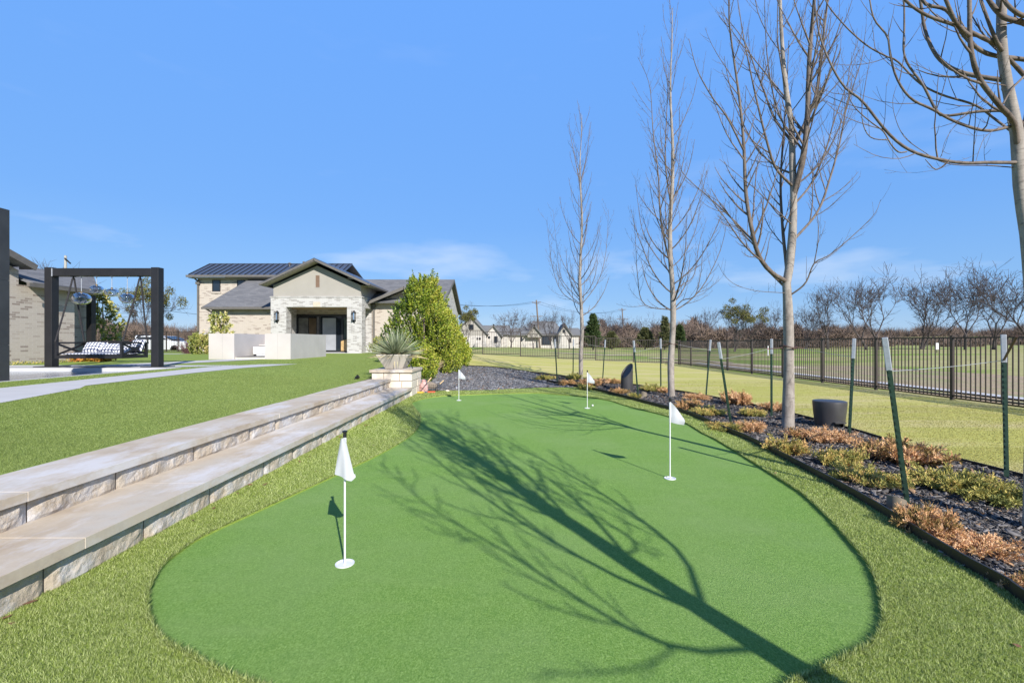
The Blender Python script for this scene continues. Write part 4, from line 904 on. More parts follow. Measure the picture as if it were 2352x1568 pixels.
bed_tree('D', 'bare tree cropped by the right edge with long sweeping limbs', 8.6, .062, [(2379, 784, 0), (2362, 560, 0), (2345, 450, 0), (2340, 370, 0), (2335, 300, 0), (2320, 228, 0), (2307, 158, 0), (2300, 88, 0), (2300, 0, .02), (2292, -150, .05), (2296, -500, .1), (2290, -900, .1), (2285, -1300, .1)],
         [([d2(1610, 1045, dD), d2(1400, 1062, 3.3), d2(1250, 1065, 3.25), d2(1100, 1045, 3.2), d2(900, 985, 3.15), d2(750, 870, 3.15), d2(580, 660, 3.15), d2(470, 575, 3.2), d2(380, 430, 3.2), d2(300, 220, 3.25), d2(270, 0, 3.3), d2(255, -250, 3.3)], .021, .005),
          ([d2(1580, 1080, dD), d2(1400, 1082, 3.4), d2(1200, 1078, 3.4), d2(1080, 1050, 3.35), d2(980, 990, 3.3), d2(860, 900, 3.3), d2(800, 780, 3.3), d2(780, 660, 3.3), d2(805, 560, 3.3)], .007, .002),
          ([d2(870, 992, 3.15), d2(820, 995, 3.12), d2(770, 945, 3.1), d2(720, 860, 3.1), d2(640, 800, 3.05), d2(530, 700, 3.0), d2(490, 600, 3.0), d2(500, 440, 3.0), d2(560, 250, 3.0)], .008, .002),
          ([d2(750, 915, 3.1), d2(650, 905, 3.1), d2(600, 850, 3.1), d2(578, 740, 3.1), d2(600, 560, 3.1), d2(640, 350, 3.1)], .006, .002),
          ([d2(1520, 800, dD), d2(1400, 855, 3.25), d2(1200, 800, 3.2), d2(1040, 715, 3.15), d2(900, 645, 3.1), d2(810, 520, 3.1), d2(765, 370, 3.1), d2(745, 240, 3.1), d2(660, 130, 3.1), d2(630, 0, 3.1), d2(600, -200, 3.1)], .018, .006),
          ([d2(1490, 705, dD), d2(1350, 728, 3.4), d2(1180, 752, 3.45), d2(1080, 742, 3.5), d2(980, 560, 3.5), d2(860, 380, 3.5), d2(856, 180, 3.5), d2(855, 0, 3.5), d2(850, -250, 3.5)], .018, .007),
          ([d2(1640, 960, dD), d2(1570, 800, 3.3), d2(1480, 690, 3.2), d2(1350, 520, 3.15), d2(1300, 370, 3.1), d2(1285, 240, 3.1), d2(1281, 0, 3.1), d2(1275, -300, 3.1)], .032, .016), ([d2(1285, 240, 3.1), d2(1200, 160, 3.05), d2(1140, 30, 3.0), d2(1100, -80, 3.0), d2(1050, -300, 3)], .022, .012),
          ([d2(1470, 510, dD), d2(1300, 492, 3.45), d2(1150, 440, 3.5), d2(1050, 340, 3.55), d2(990, 190, 3.6), d2(960, 0, 3.6), d2(900, -300, 3.6)], .026, .012), ([d2(1590, 870, dD), d2(1450, 780, 3.5), d2(1320, 688, 3.55), d2(1100, 620, 3.6), d2(950, 540, 3.65), d2(810, 400, 3.7), d2(740, 370, 3.7), d2(600, 290, 3.75), d2(450, 150, 3.8), d2(340, 0, 3.85), d2(300, -200, 3.9)], .014, .006),
          ([d2(1450, 290, dD), d2(1330, 230, 3.3), d2(1200, 170, 3.25), d2(1000, 100, 3.2), d2(860, 0, 3.2), d2(760, -150, 3.2)], .024, .012), ([d2(1700, 395, 3.4), d2(1600, 385, 3.45), d2(1400, 352, 3.4), d2(1270, 260, 3.3), d2(1180, 130, 3.3), d2(1120, 60, 3.3), d2(1000, 30, 3.3), d2(940, -60, 3.3)], .026, .016),
          ([P(2342, 400, 3.37), P(2360, 270, 3.4), P(2373.7, 196.8, 3.4), P(2375, 139, 3.4), P(2374, 60, 3.4), P(2381, 34, 3.4), P(2395, -120, 3.45), P(2400, -400, 3.5)], .042, .014), ([d2(1700, 170, 3.4), d2(1600, 140, 3.3), d2(1500, 110, 3.3), d2(1420, 20, 3.3), d2(1380, -60, 3.3), d2(1300, -250, 3.3)], .034, .018), ([d2(1700, 560, 3.4), d2(1600, 450, 3.4), d2(1500, 340, 3.35), d2(1440, 230, 3.3), d2(1380, 70, 3.3), d2(1340, -60, 3.3), d2(1290, -300, 3.3)], .026, .010),
          ([d2(1720, 100, 3.4), d2(1620, 100, 3.2), d2(1520, 20, 3.2), d2(1480, -100, 3.2)], .030, .018), ([d2(1470, 545, dD), d2(1300, 522, 3.2), d2(1100, 492, 3.1), d2(970, 440, 3.0), d2(900, 400, 3.0)], .006, .002), ([d2(1640, 500, dD), d2(1560, 580, 3.3), d2(1500, 680, 3.3)], .012, .010),
          ([d2(1400, 640, dD), d2(1280, 720, 3.2), d2(1180, 830, 3.15), d2(1120, 930, 3.1), d2(1100, 1020, 3.1)], .004, .002), ([d2(1480, 760, dD), d2(1400, 880, 3.2), d2(1350, 970, 3.15), d2(1325, 1050, 3.1)], .004, .002)],
         43, 10, 4.4, .9, lens=(2.2, 1.2), minr=.0013, d2=4.6, tp=1.5, lr=.62)
# tree just behind the camera: its shadow lies across the green
bed_tree('E', 'bare tree behind the camera whose shadow crosses the green', 8.8, .092, None,
         [([(2.56, -.85, 2.15), (2.15, -.75, 2.45), (1.89, -.6, 3.2), (1.74, -.4, 4.2), (1.66, -.3, 5.2)], .021, .004), ([(2.56, -.85, 2.0), (2.18, -1.2, 2.25), (1.95, -1.3, 2.9), (1.76, -1.5, 3.6), (1.61, -1.6, 4.6)], .018, .004), ([(2.56, -.85, 2.2), (2.80, -.6, 2.5), (2.94, -.4, 3.2), (2.98, -.3, 4.2), (3.00, -.2, 5.2)], .021, .004),
          ([(2.55, -.85, 2.6), (2.82, -1.1, 2.9), (2.93, -1.3, 3.6), (2.98, -1.4, 4.8)], .016, .004), ([(2.52, -.85, 4.2), (2.29, -.8, 4.8), (2.18, -.75, 5.8), (2.13, -.7, 6.8)], .018, .004), ([(2.52, -.85, 4.0), (2.67, -.9, 4.5), (2.71, -.9, 5.5), (2.72, -.9, 6.6)], .018, .004)],
         57, 36, 2.3, .62, lean=(-.30, 0), lens=(3.0, 1.2), minr=.0048, d2=7.0, lr=.8, el0=.8)

# ------------------------------------------------------------------ junipers in the bed
def juniper_mesh(seed, mat, n=66):
    r = np.random.default_rng(seed); C = []; A = []; L = []; W = []; R = []
    for i in range(n):
        az = r.uniform(0, 2 * math.pi); el = r.uniform(.12, 1.0); d = np.array([math.cos(az) * math.cos(el), math.sin(az) * math.cos(el), math.sin(el)]); l = r.uniform(.55, 1.0) * (1 - .25 * (el > .7))
        path = grow(r, (r.normal(0, .12), r.normal(0, .12), .02), d, l, -.25 if el > .45 else .1, .07, 8); path[:, 2] *= .62; path[:, 2] = np.maximum(path[:, 2], .03); shade = r.uniform(-.35, .32)
        for k in range(2, 9):
            for q in range(9):
                f = r.uniform(0, 1); p = path[k - 1] * (1 - f) + path[k] * f; tg = nrm(path[k] - path[k - 1]); sd = nrm(r.normal(0, 1, 3)); sl = r.uniform(.06, .16)
                ax = nrm(tg * .8 + sd * .8 + [0, 0, .25])
                for z in range(3): C.append(p + ax * sl * z / 3); A.append(nrm(ax + r.normal(0, .45, 3))); L.append(r.uniform(.05, .10)); W.append(r.uniform(.018, .034)); R.append(min(1, max(0, .5 + shade + r.normal(0, .2) + (k - 5) * .04)))
    return leafmesh('foliage', np.array(C), np.array(A), np.array(L), np.array(W), mat, np.array(R), r)
JM = {'o': [juniper_mesh(1, M['juniper_o']), juniper_mesh(2, M['juniper_o'])], 'g': [juniper_mesh(3, M['juniper_g']), juniper_mesh(4, M['juniper_g'])]}
jun = [(2068, 1062, 92, 'o', 'orange juniper behind the large leaning stake'), (1985, 1112, 76, 'g', 'yellow green juniper left of the large leaning stake'), (2190, 1128, 84, 'g', 'olive juniper between the two nearest stakes'),
       (2300, 1150, 90, 'g', 'olive green juniper by the right edge below the tall stake'), (2125, 1222, 86, 'o', 'bright orange juniper spilling over the edging below the ring light'), (2235, 1262, 82, 'o', 'bright orange juniper, nearest clump on the edging'), (2372, 1372, 60, 'o', 'orange juniper cut off by the right edge, nearest to the camera'),
       (1882, 1012, 70, 'o', 'orange juniper in front of the cylinder speaker'), (1808, 1042, 52, 'g', 'yellow green juniper by the edging right of the big trunk'), (1668, 988, 46, 'g', 'mixed juniper at the foot of the leaning stake left of the big trunk'),
       (1722, 992, 36, 'o', 'small orange juniper just left of the big trunk'), (1730, 955, 42, 'g', 'greener juniper behind the well light'), (1778, 944, 30, 'o', 'small juniper behind the big trunk by the lawn edging'),
       (1622, 952, 44, 'g', 'yellow juniper at the edging right of the middle pennant'), (1692, 928, 44, 'o', 'orange juniper near the lawn edging'), (1600, 916, 30, 'o', 'orange juniper right of the middle bed tree'), (1580, 940, 34, 'o', 'orange juniper in front of the middle bed tree'),
       (1421, 904, 26, 'o', 'pinkish orange juniper left of the tube speaker'), (1456, 915, 22, 'g', 'small green juniper at the foot of the leaning stake by the tube speaker'), (1496, 898, 28, 'g', 'dark green juniper beside the well light and tube speaker'), (1530, 902, 22, 'o', 'orange juniper left of the middle bed trunk'),
       (1304, 885, 24, 'o', 'small orange juniper in front of the farthest well light'), (1360, 886, 34, 'o', 'orange juniper right of the farthest bed tree'), (1345, 896, 22, 'g', 'small olive juniper at the edging by the ball flag'), (1252, 872, 24, 'g', 'brownish juniper at the far left end of the bed'),
       (1318, 872, 22, 'g', 'green juniper at the foot of the farthest bed tree'), (1400, 880, 26, 'o', 'flat orange juniper by the stake right of the farthest bed tree'), (1930, 1070, 58, 'g', 'yellow green juniper along the edging below the cylinder speaker'), (2010, 1040, 50, 'o', 'orange juniper between speaker and the large leaning stake')]
for i, (px, py, w, k, lab) in enumerate(jun):
    X, Y = unp(px, py); R_ = w * Y / F * 1.08; t = thing('juniper', lab, 'shrub', (X, Y, zl(X, Y)), 'low junipers in the mulch bed'); t.rotation_euler = (0, 0, i * 2.1); t.scale = (R_ * (1 + .15 * math.sin(i * 2.7)), R_ * (1 - .2 * math.sin(i * 1.9)), R_ * (1.25 + .35 * math.sin(i * 3.3)))
    o = bpy.data.objects.new('foliage', JM[k][i % 2]); COL.objects.link(o); o.parent = t

# ------------------------------------------------------------------ evergreen shrubs
def shoot_bush(label, name, cx, cy, zb, H, rx, ry, nshoot, mat, seed, leaf=(.075, .036), prof=None, catg='shrub', group=None, spire=0, nleaf=42):
    r = np.random.default_rng(seed); t = thing(name, label, catg, (cx, cy, zb), group); C = []; A = []; Ls = []; W = []; R = []; T = Tubes()
    prof = prof or (lambda f: math.sin(min(1, f * 1.6 + .25) * math.pi / 2) * (1 - f) ** .55 * 1.15)
    T.add([(cx, cy, zb - .1), (cx + .05, cy, zb + H * .5), (cx, cy, zb + H * .85)], [.06, .04, .01], 7)
    for i in range(nshoot):
        f = r.uniform(0, .97); az = r.uniform(0, 2 * math.pi); k = prof(f) * r.uniform(.55, 1.0) ** .5; lump = 1 + .16 * math.sin(az * 3 + f * 7 + seed) + .10 * math.sin(az * 7 - f * 11)
        p = np.array([cx + rx * k * lump * math.cos(az), cy + ry * k * lump * math.sin(az), zb + f * H]); out = np.array([math.cos(az), math.sin(az), 0])
        l = r.uniform(.25, .50) * (1 + (r.random() < .06) * .5); d = nrm(out * r.uniform(.2, .9) + [0, 0, r.uniform(.5, 1.1)]); path = grow(r, p - d * l * .5, d, l, .3, .08, 4)
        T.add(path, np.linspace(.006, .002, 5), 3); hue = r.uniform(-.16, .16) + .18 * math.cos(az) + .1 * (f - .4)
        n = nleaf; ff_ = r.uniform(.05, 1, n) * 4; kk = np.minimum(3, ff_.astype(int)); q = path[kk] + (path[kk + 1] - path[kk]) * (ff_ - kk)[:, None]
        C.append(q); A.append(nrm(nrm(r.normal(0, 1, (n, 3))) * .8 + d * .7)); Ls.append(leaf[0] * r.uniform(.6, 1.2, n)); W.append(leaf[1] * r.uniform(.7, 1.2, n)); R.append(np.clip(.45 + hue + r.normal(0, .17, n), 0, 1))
    for i in range(spire):
        p = np.array([cx + r.normal(0, rx * .28), cy + r.normal(0, ry * .2), zb + H * r.uniform(.84, .95)]); path = grow(r, p, (r.normal(0, .12), 0, 1), r.uniform(.4, .75), .2, .05, 6); T.add(path, np.linspace(.008, .003, 7), 4)
        n = 46; f_ = r.uniform(.1, 1, n) * 6; kk = np.minimum(5, f_.astype(int)); q = path[kk] + (path[kk + 1] - path[kk]) * (f_ - kk)[:, None]; C.append(q); A.append(nrm(r.normal(0, 1, (n, 3)) * [1, 1, .6] + [0, 0, .6])); Ls.append(r.uniform(.05, .10, n)); W.append(np.full(n, .04)); R.append(r.uniform(.1, .5, n))
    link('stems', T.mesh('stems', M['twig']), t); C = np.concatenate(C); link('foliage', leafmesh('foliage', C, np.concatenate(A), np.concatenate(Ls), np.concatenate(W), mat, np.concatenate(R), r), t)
    return t
g1 = 'evergreen shrubs along the house side'
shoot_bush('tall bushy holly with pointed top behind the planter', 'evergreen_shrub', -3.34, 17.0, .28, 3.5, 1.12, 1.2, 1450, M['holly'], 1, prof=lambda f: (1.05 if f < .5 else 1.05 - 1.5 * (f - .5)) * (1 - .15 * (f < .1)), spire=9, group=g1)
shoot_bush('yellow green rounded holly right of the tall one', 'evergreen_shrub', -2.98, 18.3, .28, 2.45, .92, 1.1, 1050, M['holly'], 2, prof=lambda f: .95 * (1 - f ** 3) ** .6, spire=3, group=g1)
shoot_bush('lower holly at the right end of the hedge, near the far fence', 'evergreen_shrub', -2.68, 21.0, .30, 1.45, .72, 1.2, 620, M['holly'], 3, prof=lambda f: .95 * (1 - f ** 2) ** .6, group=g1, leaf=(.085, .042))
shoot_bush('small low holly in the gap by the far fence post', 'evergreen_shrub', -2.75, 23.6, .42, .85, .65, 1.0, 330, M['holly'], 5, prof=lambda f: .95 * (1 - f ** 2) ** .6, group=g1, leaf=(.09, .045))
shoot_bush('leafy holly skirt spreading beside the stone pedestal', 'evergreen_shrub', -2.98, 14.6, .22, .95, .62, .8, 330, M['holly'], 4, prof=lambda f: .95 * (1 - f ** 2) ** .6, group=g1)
def grass_clump(px, py, h, label, seed):
    X, Y = unp(px, py); r = np.random.default_rng(seed); t = thing('ornamental_grass', label, 'grass clump', (X, Y, zl(X, Y)), 'dry ornamental grasses'); V = []; n = 700
    for i in range(n):
        az = r.uniform(0, 6.28); sp = r.uniform(.05, .75); l = h * r.uniform(.6, 1.1); p = np.array([X + r.normal(0, .05), Y + r.normal(0, .05), zl(X, Y)]); d = nrm(np.array([math.cos(az) * sp, math.sin(az) * sp, 1])); s = nrm(np.cross(d, [0, 1, .2])) * .007
        m_ = p + d * l * .6; e_ = m_ + nrm(d + [math.cos(az) * .5, math.sin(az) * .5, -.35]) * l * .5; V += [p - s, p + s, m_ + s, m_ - s, m_ - s, m_ + s, e_ + s * .2, e_ - s * .2]
    link('blades', npmesh('blades', V, np.arange(len(V)).reshape(-1, 4), [M['dry_grass']], rnd=r.uniform(0, 1, len(V) // 4)), t)
grass_clump(990, 860, .55, 'pale dry grass clump at the foot of the tall holly', 1); grass_clump(1022, 848, .55, 'pale dry grass clump right of the first, by the grey mulch', 2)
X, Y = -4.6, 14.0
shoot_bush('small green shrub behind the left side of the planter', 'evergreen_shrub', -8.2, 28.2, .66, .95, .7, .6, 120, M['magnolia'], 9, group=g1)
# fallen leaves
q = np.concatenate([sample(GRP, 5, 13, 24), sample(BP, 5, 2, 14), sample(TP, .5, 2, 12, GP), np.column_stack([rng.uniform(-2.55, -2.35, 26), rng.uniform(1.8, 11, 26)]), np.column_stack([rng.uniform(-2.9, -1.2, 160), rng.uniform(15.5, 20, 160)])]); n = len(q)
C = np.column_stack([q, low_h(q[:, 0], q[:, 1]) + .035]); A = nrm(rng.normal(0, 1, (n, 3)) * [1, 1, .25])
S_ = nrm(np.cross(A, [0, 0, 1.0]) + rng.normal(0, .25, (n, 3))); V = leafquads(C, A, S_, rng.uniform(.03, .07, n), rng.uniform(.02, .035, n))
tag(link('fallen_leaves', npmesh('fallen_leaves', V, np.arange(n * 4).reshape(-1, 4), [M['fallen']], rnd=rng.uniform(0, 1, n))), 'brown fallen leaves scattered over mulch and turf edges', 'leaves', kind='stuff')

# ------------------------------------------------------------------ feature wall, swing, pendants
fw = thing('feature_wall', 'tall dark tiled slab at the left edge of the photo', 'wall', (-9.62, 7.3, .5))
for z0, z1 in ((.4, 1.327), (1.333, 2.537), (2.543, 3.86)): MB().box(-9.84, -9.42, 6.0, 8.53, z0, z1).build('tile_course', M['slab'], fw)
MB().box(-9.83, -9.43, 6.01, 8.52, .4, 3.85).build('joint_core', M['joint'], fw)
ZD = .65
sf = thing('swing_arch', 'black steel swing frame standing by the pool', 'swing frame', (-11.8, 13.17, ZD))
for x0 in (-13.43, -10.37):
    MB().box(x0, x0 + .215, 13.06, 13.275, ZD, 3.53).build('post', M['dark_metal'], sf, bevel=.008)
    MB().box(x0 - .24, x0 + .45, 12.98, 13.4, ZD + .01, ZD + .035).build('base_plate', M['dark_metal'], sf)
MB().box(-13.214, -10.371, 13.065, 13.27, 3.28, 3.505).build('beam', M['dark_metal'], sf, bevel=.006)
MB().box(-13.212, -13.19, 13.045, 13.063, 3.27, 3.50).build('bracket', M['galv'], sf)
sw = thing('swing_bed', 'black swing bed hanging on dark ropes from the frame', 'swing', (-11.75, 13.05, .93))
x0, x1, y0, y1 = -12.67, -10.80, 12.6, 13.5
b = MB(); b.box(x0, x1, y0, y0 + .05, .93, 1.01); b.box(x0, x1, y1 - .05, y1, .93, 1.01); b.box(x0, x0 + .05, y0 + .05, y1 - .05, .93, 1.01); b.box(x1 - .05, x1, y0 + .05, y1 - .05, .93, 1.01)
b.build('seat_frame', M['dark_metal'], sw)
b = MB(); 
for y in np.arange(y0 + .08, y1 - .08, .1): b.box(x0 + .05, x1 - .05, y, y + .06, .955, .975)
b.build('seat_slats', M['dark_metal'], sw)
for sx in (x0, x1 - .06):
    b = MB(); b.box(sx, sx + .06, y0 - .002, y0 + .06, 1.012, 1.34); b.box(sx, sx + .06, y1 - .06, y1 + .002, 1.012, 1.36); b.box(sx - .005, sx + .065, y0 - .01, y1 + .01, 1.341, 1.385)
    b.bar((sx + .03, y0 + .05, 1.03), (sx + .03, y1 - .05, 1.33), .022, .055); b.bar((sx + .032, y0 + .05, 1.33), (sx + .032, y1 - .05, 1.03), .022, .055); b.build('arm_panel', M['dark_metal'], sw)
b = MB(); b.box(x0 + .06, x1 - .06, y1 - .05, y1 - .01, 1.33, 1.42); b.box(x0 + .06, x1 - .06, y1 - .05, y1 - .01, 1.06, 1.11)
for x in np.arange(x0 + .15, x1 - .1, .15): b.box(x, x + .04, y1 - .045, y1 - .015, 1.11, 1.33)
b.build('backrest', M['dark_metal'], sw)
def rope(path, parent):
    V = Tubes(); p, L = resample(path, 70)
    for k in range(3):
        a = np.arange(70) * .95 + k * 2.094; q = p + np.column_stack([np.cos(a), np.sin(a), 0 * a]) * .011; V.add(q, .0125, 6)
    link('rope', V.mesh('rope', M['rope']), parent)
for hx, ends in ((-12.69, ((x0 + .0, y0 + .02), (x0 + .0, y1 - .02))), (-10.76, ((x1 + .0, y0 + .02), (x1 + .0, y1 - .02)))):
    for ex, ey in ends: rope([(hx, 13.165 + (ey - 13.05) * .06, 3.22), (hx + (ex - hx) * .5, 13.165 + (ey - 13.165) * .5, 2.3), (ex, ey, 1.39)], sw)
    MB().tube([(hx, 13.14, 3.20), (hx, 13.165, 3.255), (hx, 13.19, 3.20)], .022, 8).box(hx - .05, hx + .05, 13.13, 13.20, 3.262, 3.279).build('hanger', M['dark_metal'], sw)
def cushion(name, label, c, sx, sy, sz, rx=0, rz=0):
    V = []; n = 14; t = tag(None or bpy.data.objects.new(name, None), label, 'cushion', 'patterned cushions on the swing')
    vs = []; fs = []
    for s in (1, -1):
        for j in range(n + 1):
            for i in range(n + 1):
                u = -1 + 2 * i / n; v = -1 + 2 * j / n; h = ((1 - abs(u) ** 3.2) * (1 - abs(v) ** 3.2)) ** .4 if abs(u) < 1 and abs(v) < 1 else 0
                vs.append((u * sx / 2 * (1 - .05 * (1 - v * v)), s * h * sz / 2, v * sy / 2))
    m = (n + 1) ** 2
    for s in (0, 1):
        for j in range(n):
            for i in range(n):
                a = s * m + j * (n + 1) + i; q = (a, a + 1, a + n + 2, a + n + 1); fs.append(q if s else q[::-1])
    me = npmesh(name, vs, np.array(fs), [M['pattern']], smooth=True); bpy.data.objects.remove(t); o = link(name, me); o.location = c; o.rotation_euler = (rx, 0, rz); return tag(o, label, 'cushion', 'patterned cushions on the swing')
cushion('seat_cushion', 'thin navy and white patterned mattress on the swing', (-11.73, 13.05, 1.045), 1.72, .80, .10, math.pi / 2)
cushion('pillow', 'patterned pillow, leftmost on the swing', (-12.16, 13.26, 1.22), .62, .36, .18, -.55); cushion('pillow', 'patterned pillow in the middle of the swing', (-11.62, 13.22, 1.19), .66, .34, .18, -.75, .05)
cushion('pillow', 'patterned pillow lying right of the middle one', (-11.20, 13.10, 1.17), .50, .36, .17, -.9, -.2); cushion('pillow', 'patterned pillow leaning on the right arm of the swing', (-10.98, 13.35, 1.28), .46, .38, .16, -.35, -.3)
for px, py, w, h, lab in ((187, 686, 36, 27, 'clear glass pendant hanging lowest, left on the swing frame'), (222, 665.5, 27, 20, 'clear glass pendant hanging highest, second from the left'),
                          (257, 672, 27, 18, 'clear glass pendant third from the left under the beam'), (292.5, 685.5, 30, 23, 'clear glass pendant rightmost under the beam')):
    X, Y, Z = P(px, py, 13.165); rr = w * 13.165 / F / 2; hh = h * 13.165 / F / 2; t = thing('glass_pendant', lab, 'pendant lamp', (X, Y, 3.28), 'glass pendants under the swing beam')
    pr_ = [(max(.0002, rr * math.sin(a) ** .9), Z + hh * math.cos(a) * (1 if a < 1.57 else 1.0)) for a in np.linspace(math.pi - .001, .001, 18)]
    MB().lathe(pr_, (X, Y, 0), 24).build('glass_shade', M['pendant'], t, smooth=True)
    MB().tube([(X, Y, Z + hh + .02), (X, Y, 3.262)], .008, 8).build('rod', M['galv'], t); MB().lathe([(.03, 3.262), (.06, 3.279)], (X, Y, 0), 16).build('ceiling_cup', M['galv'], t); MB().lathe([(.028, Z + hh - .01), (.03, Z + hh + .02), (.015, Z + hh + .035)], (X, Y, 0), 14).build('cap', M['brass'], t)

# ------------------------------------------------------------------ left building (pool house)
pb = thing('pool_house', 'brick pool house with dark shingle roof at the left edge', 'building', (-18, 14, .6))
Z0 = .55
def rslab(b, quad, th=.10, m=0):
    n = (Vector(quad[1]) - Vector(quad[0])).cross(Vector(quad[3]) - Vector(quad[0])).normalized()
    if n.z < 0: n = -n
    b.prism([Vector(q) - n * th for q in quad], n * th, m)
b = MB(); b.prism([(-22, 7, Z0), (-22, 15.03, Z0), (-22, 15.03, 3.75), (-22, 11, 5.55), (-22, 7, 3.75)], (5.7, 0, 0)); b.box(-22, -16.3, 15.031, 16.95, Z0, 3.28); b.build('brick_wall', M['brick'], pb)
MB().box(-22, -17.0, 16.951, 18.3, Z0, 3.28).build('brick_wall', M['brick'], pb)
b = MB(); rslab(b, [(-22.5, 11, 5.70), (-15.8, 11, 5.70), (-15.8, 15.08, 3.97), (-22.5, 15.08, 3.97)], .12); rslab(b, [(-22.5, 11, 5.70), (-15.8, 11, 5.70), (-15.8, 6.6, 3.83), (-22.5, 6.6, 3.83)], .12); b.build('upper_roof', M['shingle'], pb)
b = MB(); b.bar((-15.77, 11, 5.58), (-15.77, 15.1, 3.84), .035, .20); b.bar((-15.77, 11, 5.58), (-15.77, 6.6, 3.71), .035, .20); b.box(-16.29, -15.79, 15.035, 15.09, 3.78, 3.86); b.build('rake_board', M['fascia'], pb)
rp = [(-15.9, 15.10, 3.36), (-15.9, 17.5, 3.36), (-18, 19.6, 4.17), (-20, 19.6, 4.17), (-18, 15.10, 4.17)]
b = MB(); rslab(b, [(-15.9, 15.10, 3.36), (-15.9, 17.5, 3.36), (-18, 19.6, 4.17), (-18, 15.10, 4.17)], .08); rslab(b, [(-18.0, 15.10, 4.17), (-18.0, 19.6, 4.17), (-22, 19.6, 2.8), (-22, 15.10, 2.8)], .08); b.build('lower_roof', M['shingle'], pb)
b = MB(); b.box(-15.895, -15.80, 14.9, 17.55, 3.20, 3.33); b.build('gutter', M['fascia'], pb)
MB().box(-16.9, -15.91, 16.97, 17.5, 3.17, 3.26).build('soffit', M['soffit'], pb)
MB().box(-16.75, -16.55, 17.9, 18.1, Z0, 3.2).build('porch_post', M['dark_metal'], pb)
def hedge(label, x0, x1, y0, y1, zb, h, mat, n, seed, leaf=(.07, .04), name='low_hedge', cat='hedge'):
    r = np.random.default_rng(seed); C = np.column_stack([r.uniform(x0, x1, n), r.uniform(y0, y1, n), zb + h * r.uniform(0, 1, n) ** .8]); C[:, 2] += .1 * h * np.sin(C[:, 0] * 6); A = nrm(r.normal(0, 1, (n, 3)) + [0, 0, .5])
    return tag(link(name, leafmesh(name, C, A, leaf[0] * r.uniform(.6, 1.2, n), leaf[1] * r.uniform(.7, 1.2, n), mat, r=r)), label, cat)
hedge('low hedge of orange and yellow leaves behind the swing', -16.2, -14.9, 16.6, 17.2, .64, .30, M['orange_leaf'], 1500, 3, (.12, .07))
hedge('sparse reddish low plants left of the orange hedge along the wall', -16.25, -15.7, 13.2, 16.2, .60, .14, M['juniper_g'], 700, 4)
# magnolia behind the swing
shoot_bush('young magnolia tree behind the swing with glossy leaves', 'magnolia_tree', (235 - 1176) / F * 20.5, 20.5, .66, 3.0, 1.0, .9, 120, M['magnolia'], 21, leaf=(.17, .085), prof=lambda f: (1.05 - .8 * f) if f > .12 else .6, catg='tree', group='young magnolias', nleaf=22)
shoot_bush('small magnolia by the house wall behind the outdoor kitchen', 'magnolia_tree', (505 - 1176) / F * 27.5, 27.5, .7, 2.35, .9, .6, 110, M['magnolia'], 22, leaf=(.17, .08), prof=lambda f: .95 - .55 * f, catg='tree', group='young magnolias', nleaf=20)
shoot_bush('rounded green bush left of the outdoor kitchen', 'evergreen_shrub', (461 - 1176) / F * 27, 27, .62, 1.15, .62, .5, 150, M['magnolia'], 23, leaf=(.11, .05), prof=lambda f: (1 - f ** 2.4) ** .5, group=g1)
T = Tubes(); r = np.random.default_rng(8); X, Y = (429 - 1176) / F * 28, 28
for i in range(90):
    pp = grow(r, (X + r.normal(0, .08), Y, .62), (r.normal(0, .5), r.normal(0, .4), 1), r.uniform(.5, 1.05), .1, .09, 5); T.add(pp, np.linspace(.012, .004, 6), 3)
tag(link('bare_shrub', T.mesh('bare_shrub', M['red_twig'])), 'bare purplish shrub by the left fence gate', 'shrub')

# ------------------------------------------------------------------ outdoor kitchen
ok = thing('outdoor_kitchen', 'pale panelled outdoor kitchen counter standing on the lawn', 'counter', (-11, 19.5, .6)); zk = 1.73; zb_ = .60
MB().box(-12.6, -11.54, 18.9, 22.3, zb_, zk).build('counter_wing', M['panel'], ok); MB().box(-10.27, -9.2, 18.9, 22.5, zb_, zk - .003).build('counter_wing', M['panel'], ok)
MB().box(-11.539, -10.271, 21.4, 22.3, zb_, zk - .02).build('back_counter', M['panel'], ok); MB().box(-11.539, -10.271, 20.75, 21.399, 1.20, 1.26).build('work_top', M['panel'], ok)
b = MB(); b.box(-11.5, -11.2, 20.8, 21.39, zb_, 1.199); b.build('base_cabinet', M['panel'], ok)
b = MB(); b.box(-11.538, -10.272, 18.98, 21.39, zb_, .735); b.build('floor_step', M['stone_light'], ok); MB().box(-11.537, -10.273, 19.05, 21.38, .736, .765).build('floor', plain('dark_floor', (.10, .10, .105), .6), ok)
MB().box(-11.44, -10.275, 20.10, 20.7, .84, 1.17).box(-11.32, -10.28, 20.14, 20.66, .766, .84).build('white_grill_cart', M['white'], ok, bevel=.01)
b = MB()
for x in (-12.03, -9.74): b.box(x - .003, x + .003, 18.8975, 18.8995, zb_, zk - .01)
for y in (19.8, 20.7, 21.6): b.box(-9.1995, -9.1975, y - .003, y + .003, zb_, zk - .01)
b.build('panel_joints', plain('joint_grey', (.30, .29, .28), .7), ok)

# ------------------------------------------------------------------ main house
hs = thing('main_house', 'large brick house with stucco gable porch and slate roofs', 'house', (-14, 32, .6)); ZB = .60
def wall(parts, m=M['brick'], name='brick_wall'):
    b = MB()
    for p in parts: b.box(*p)
    return b.build(name, m, hs)
yf = 28.6
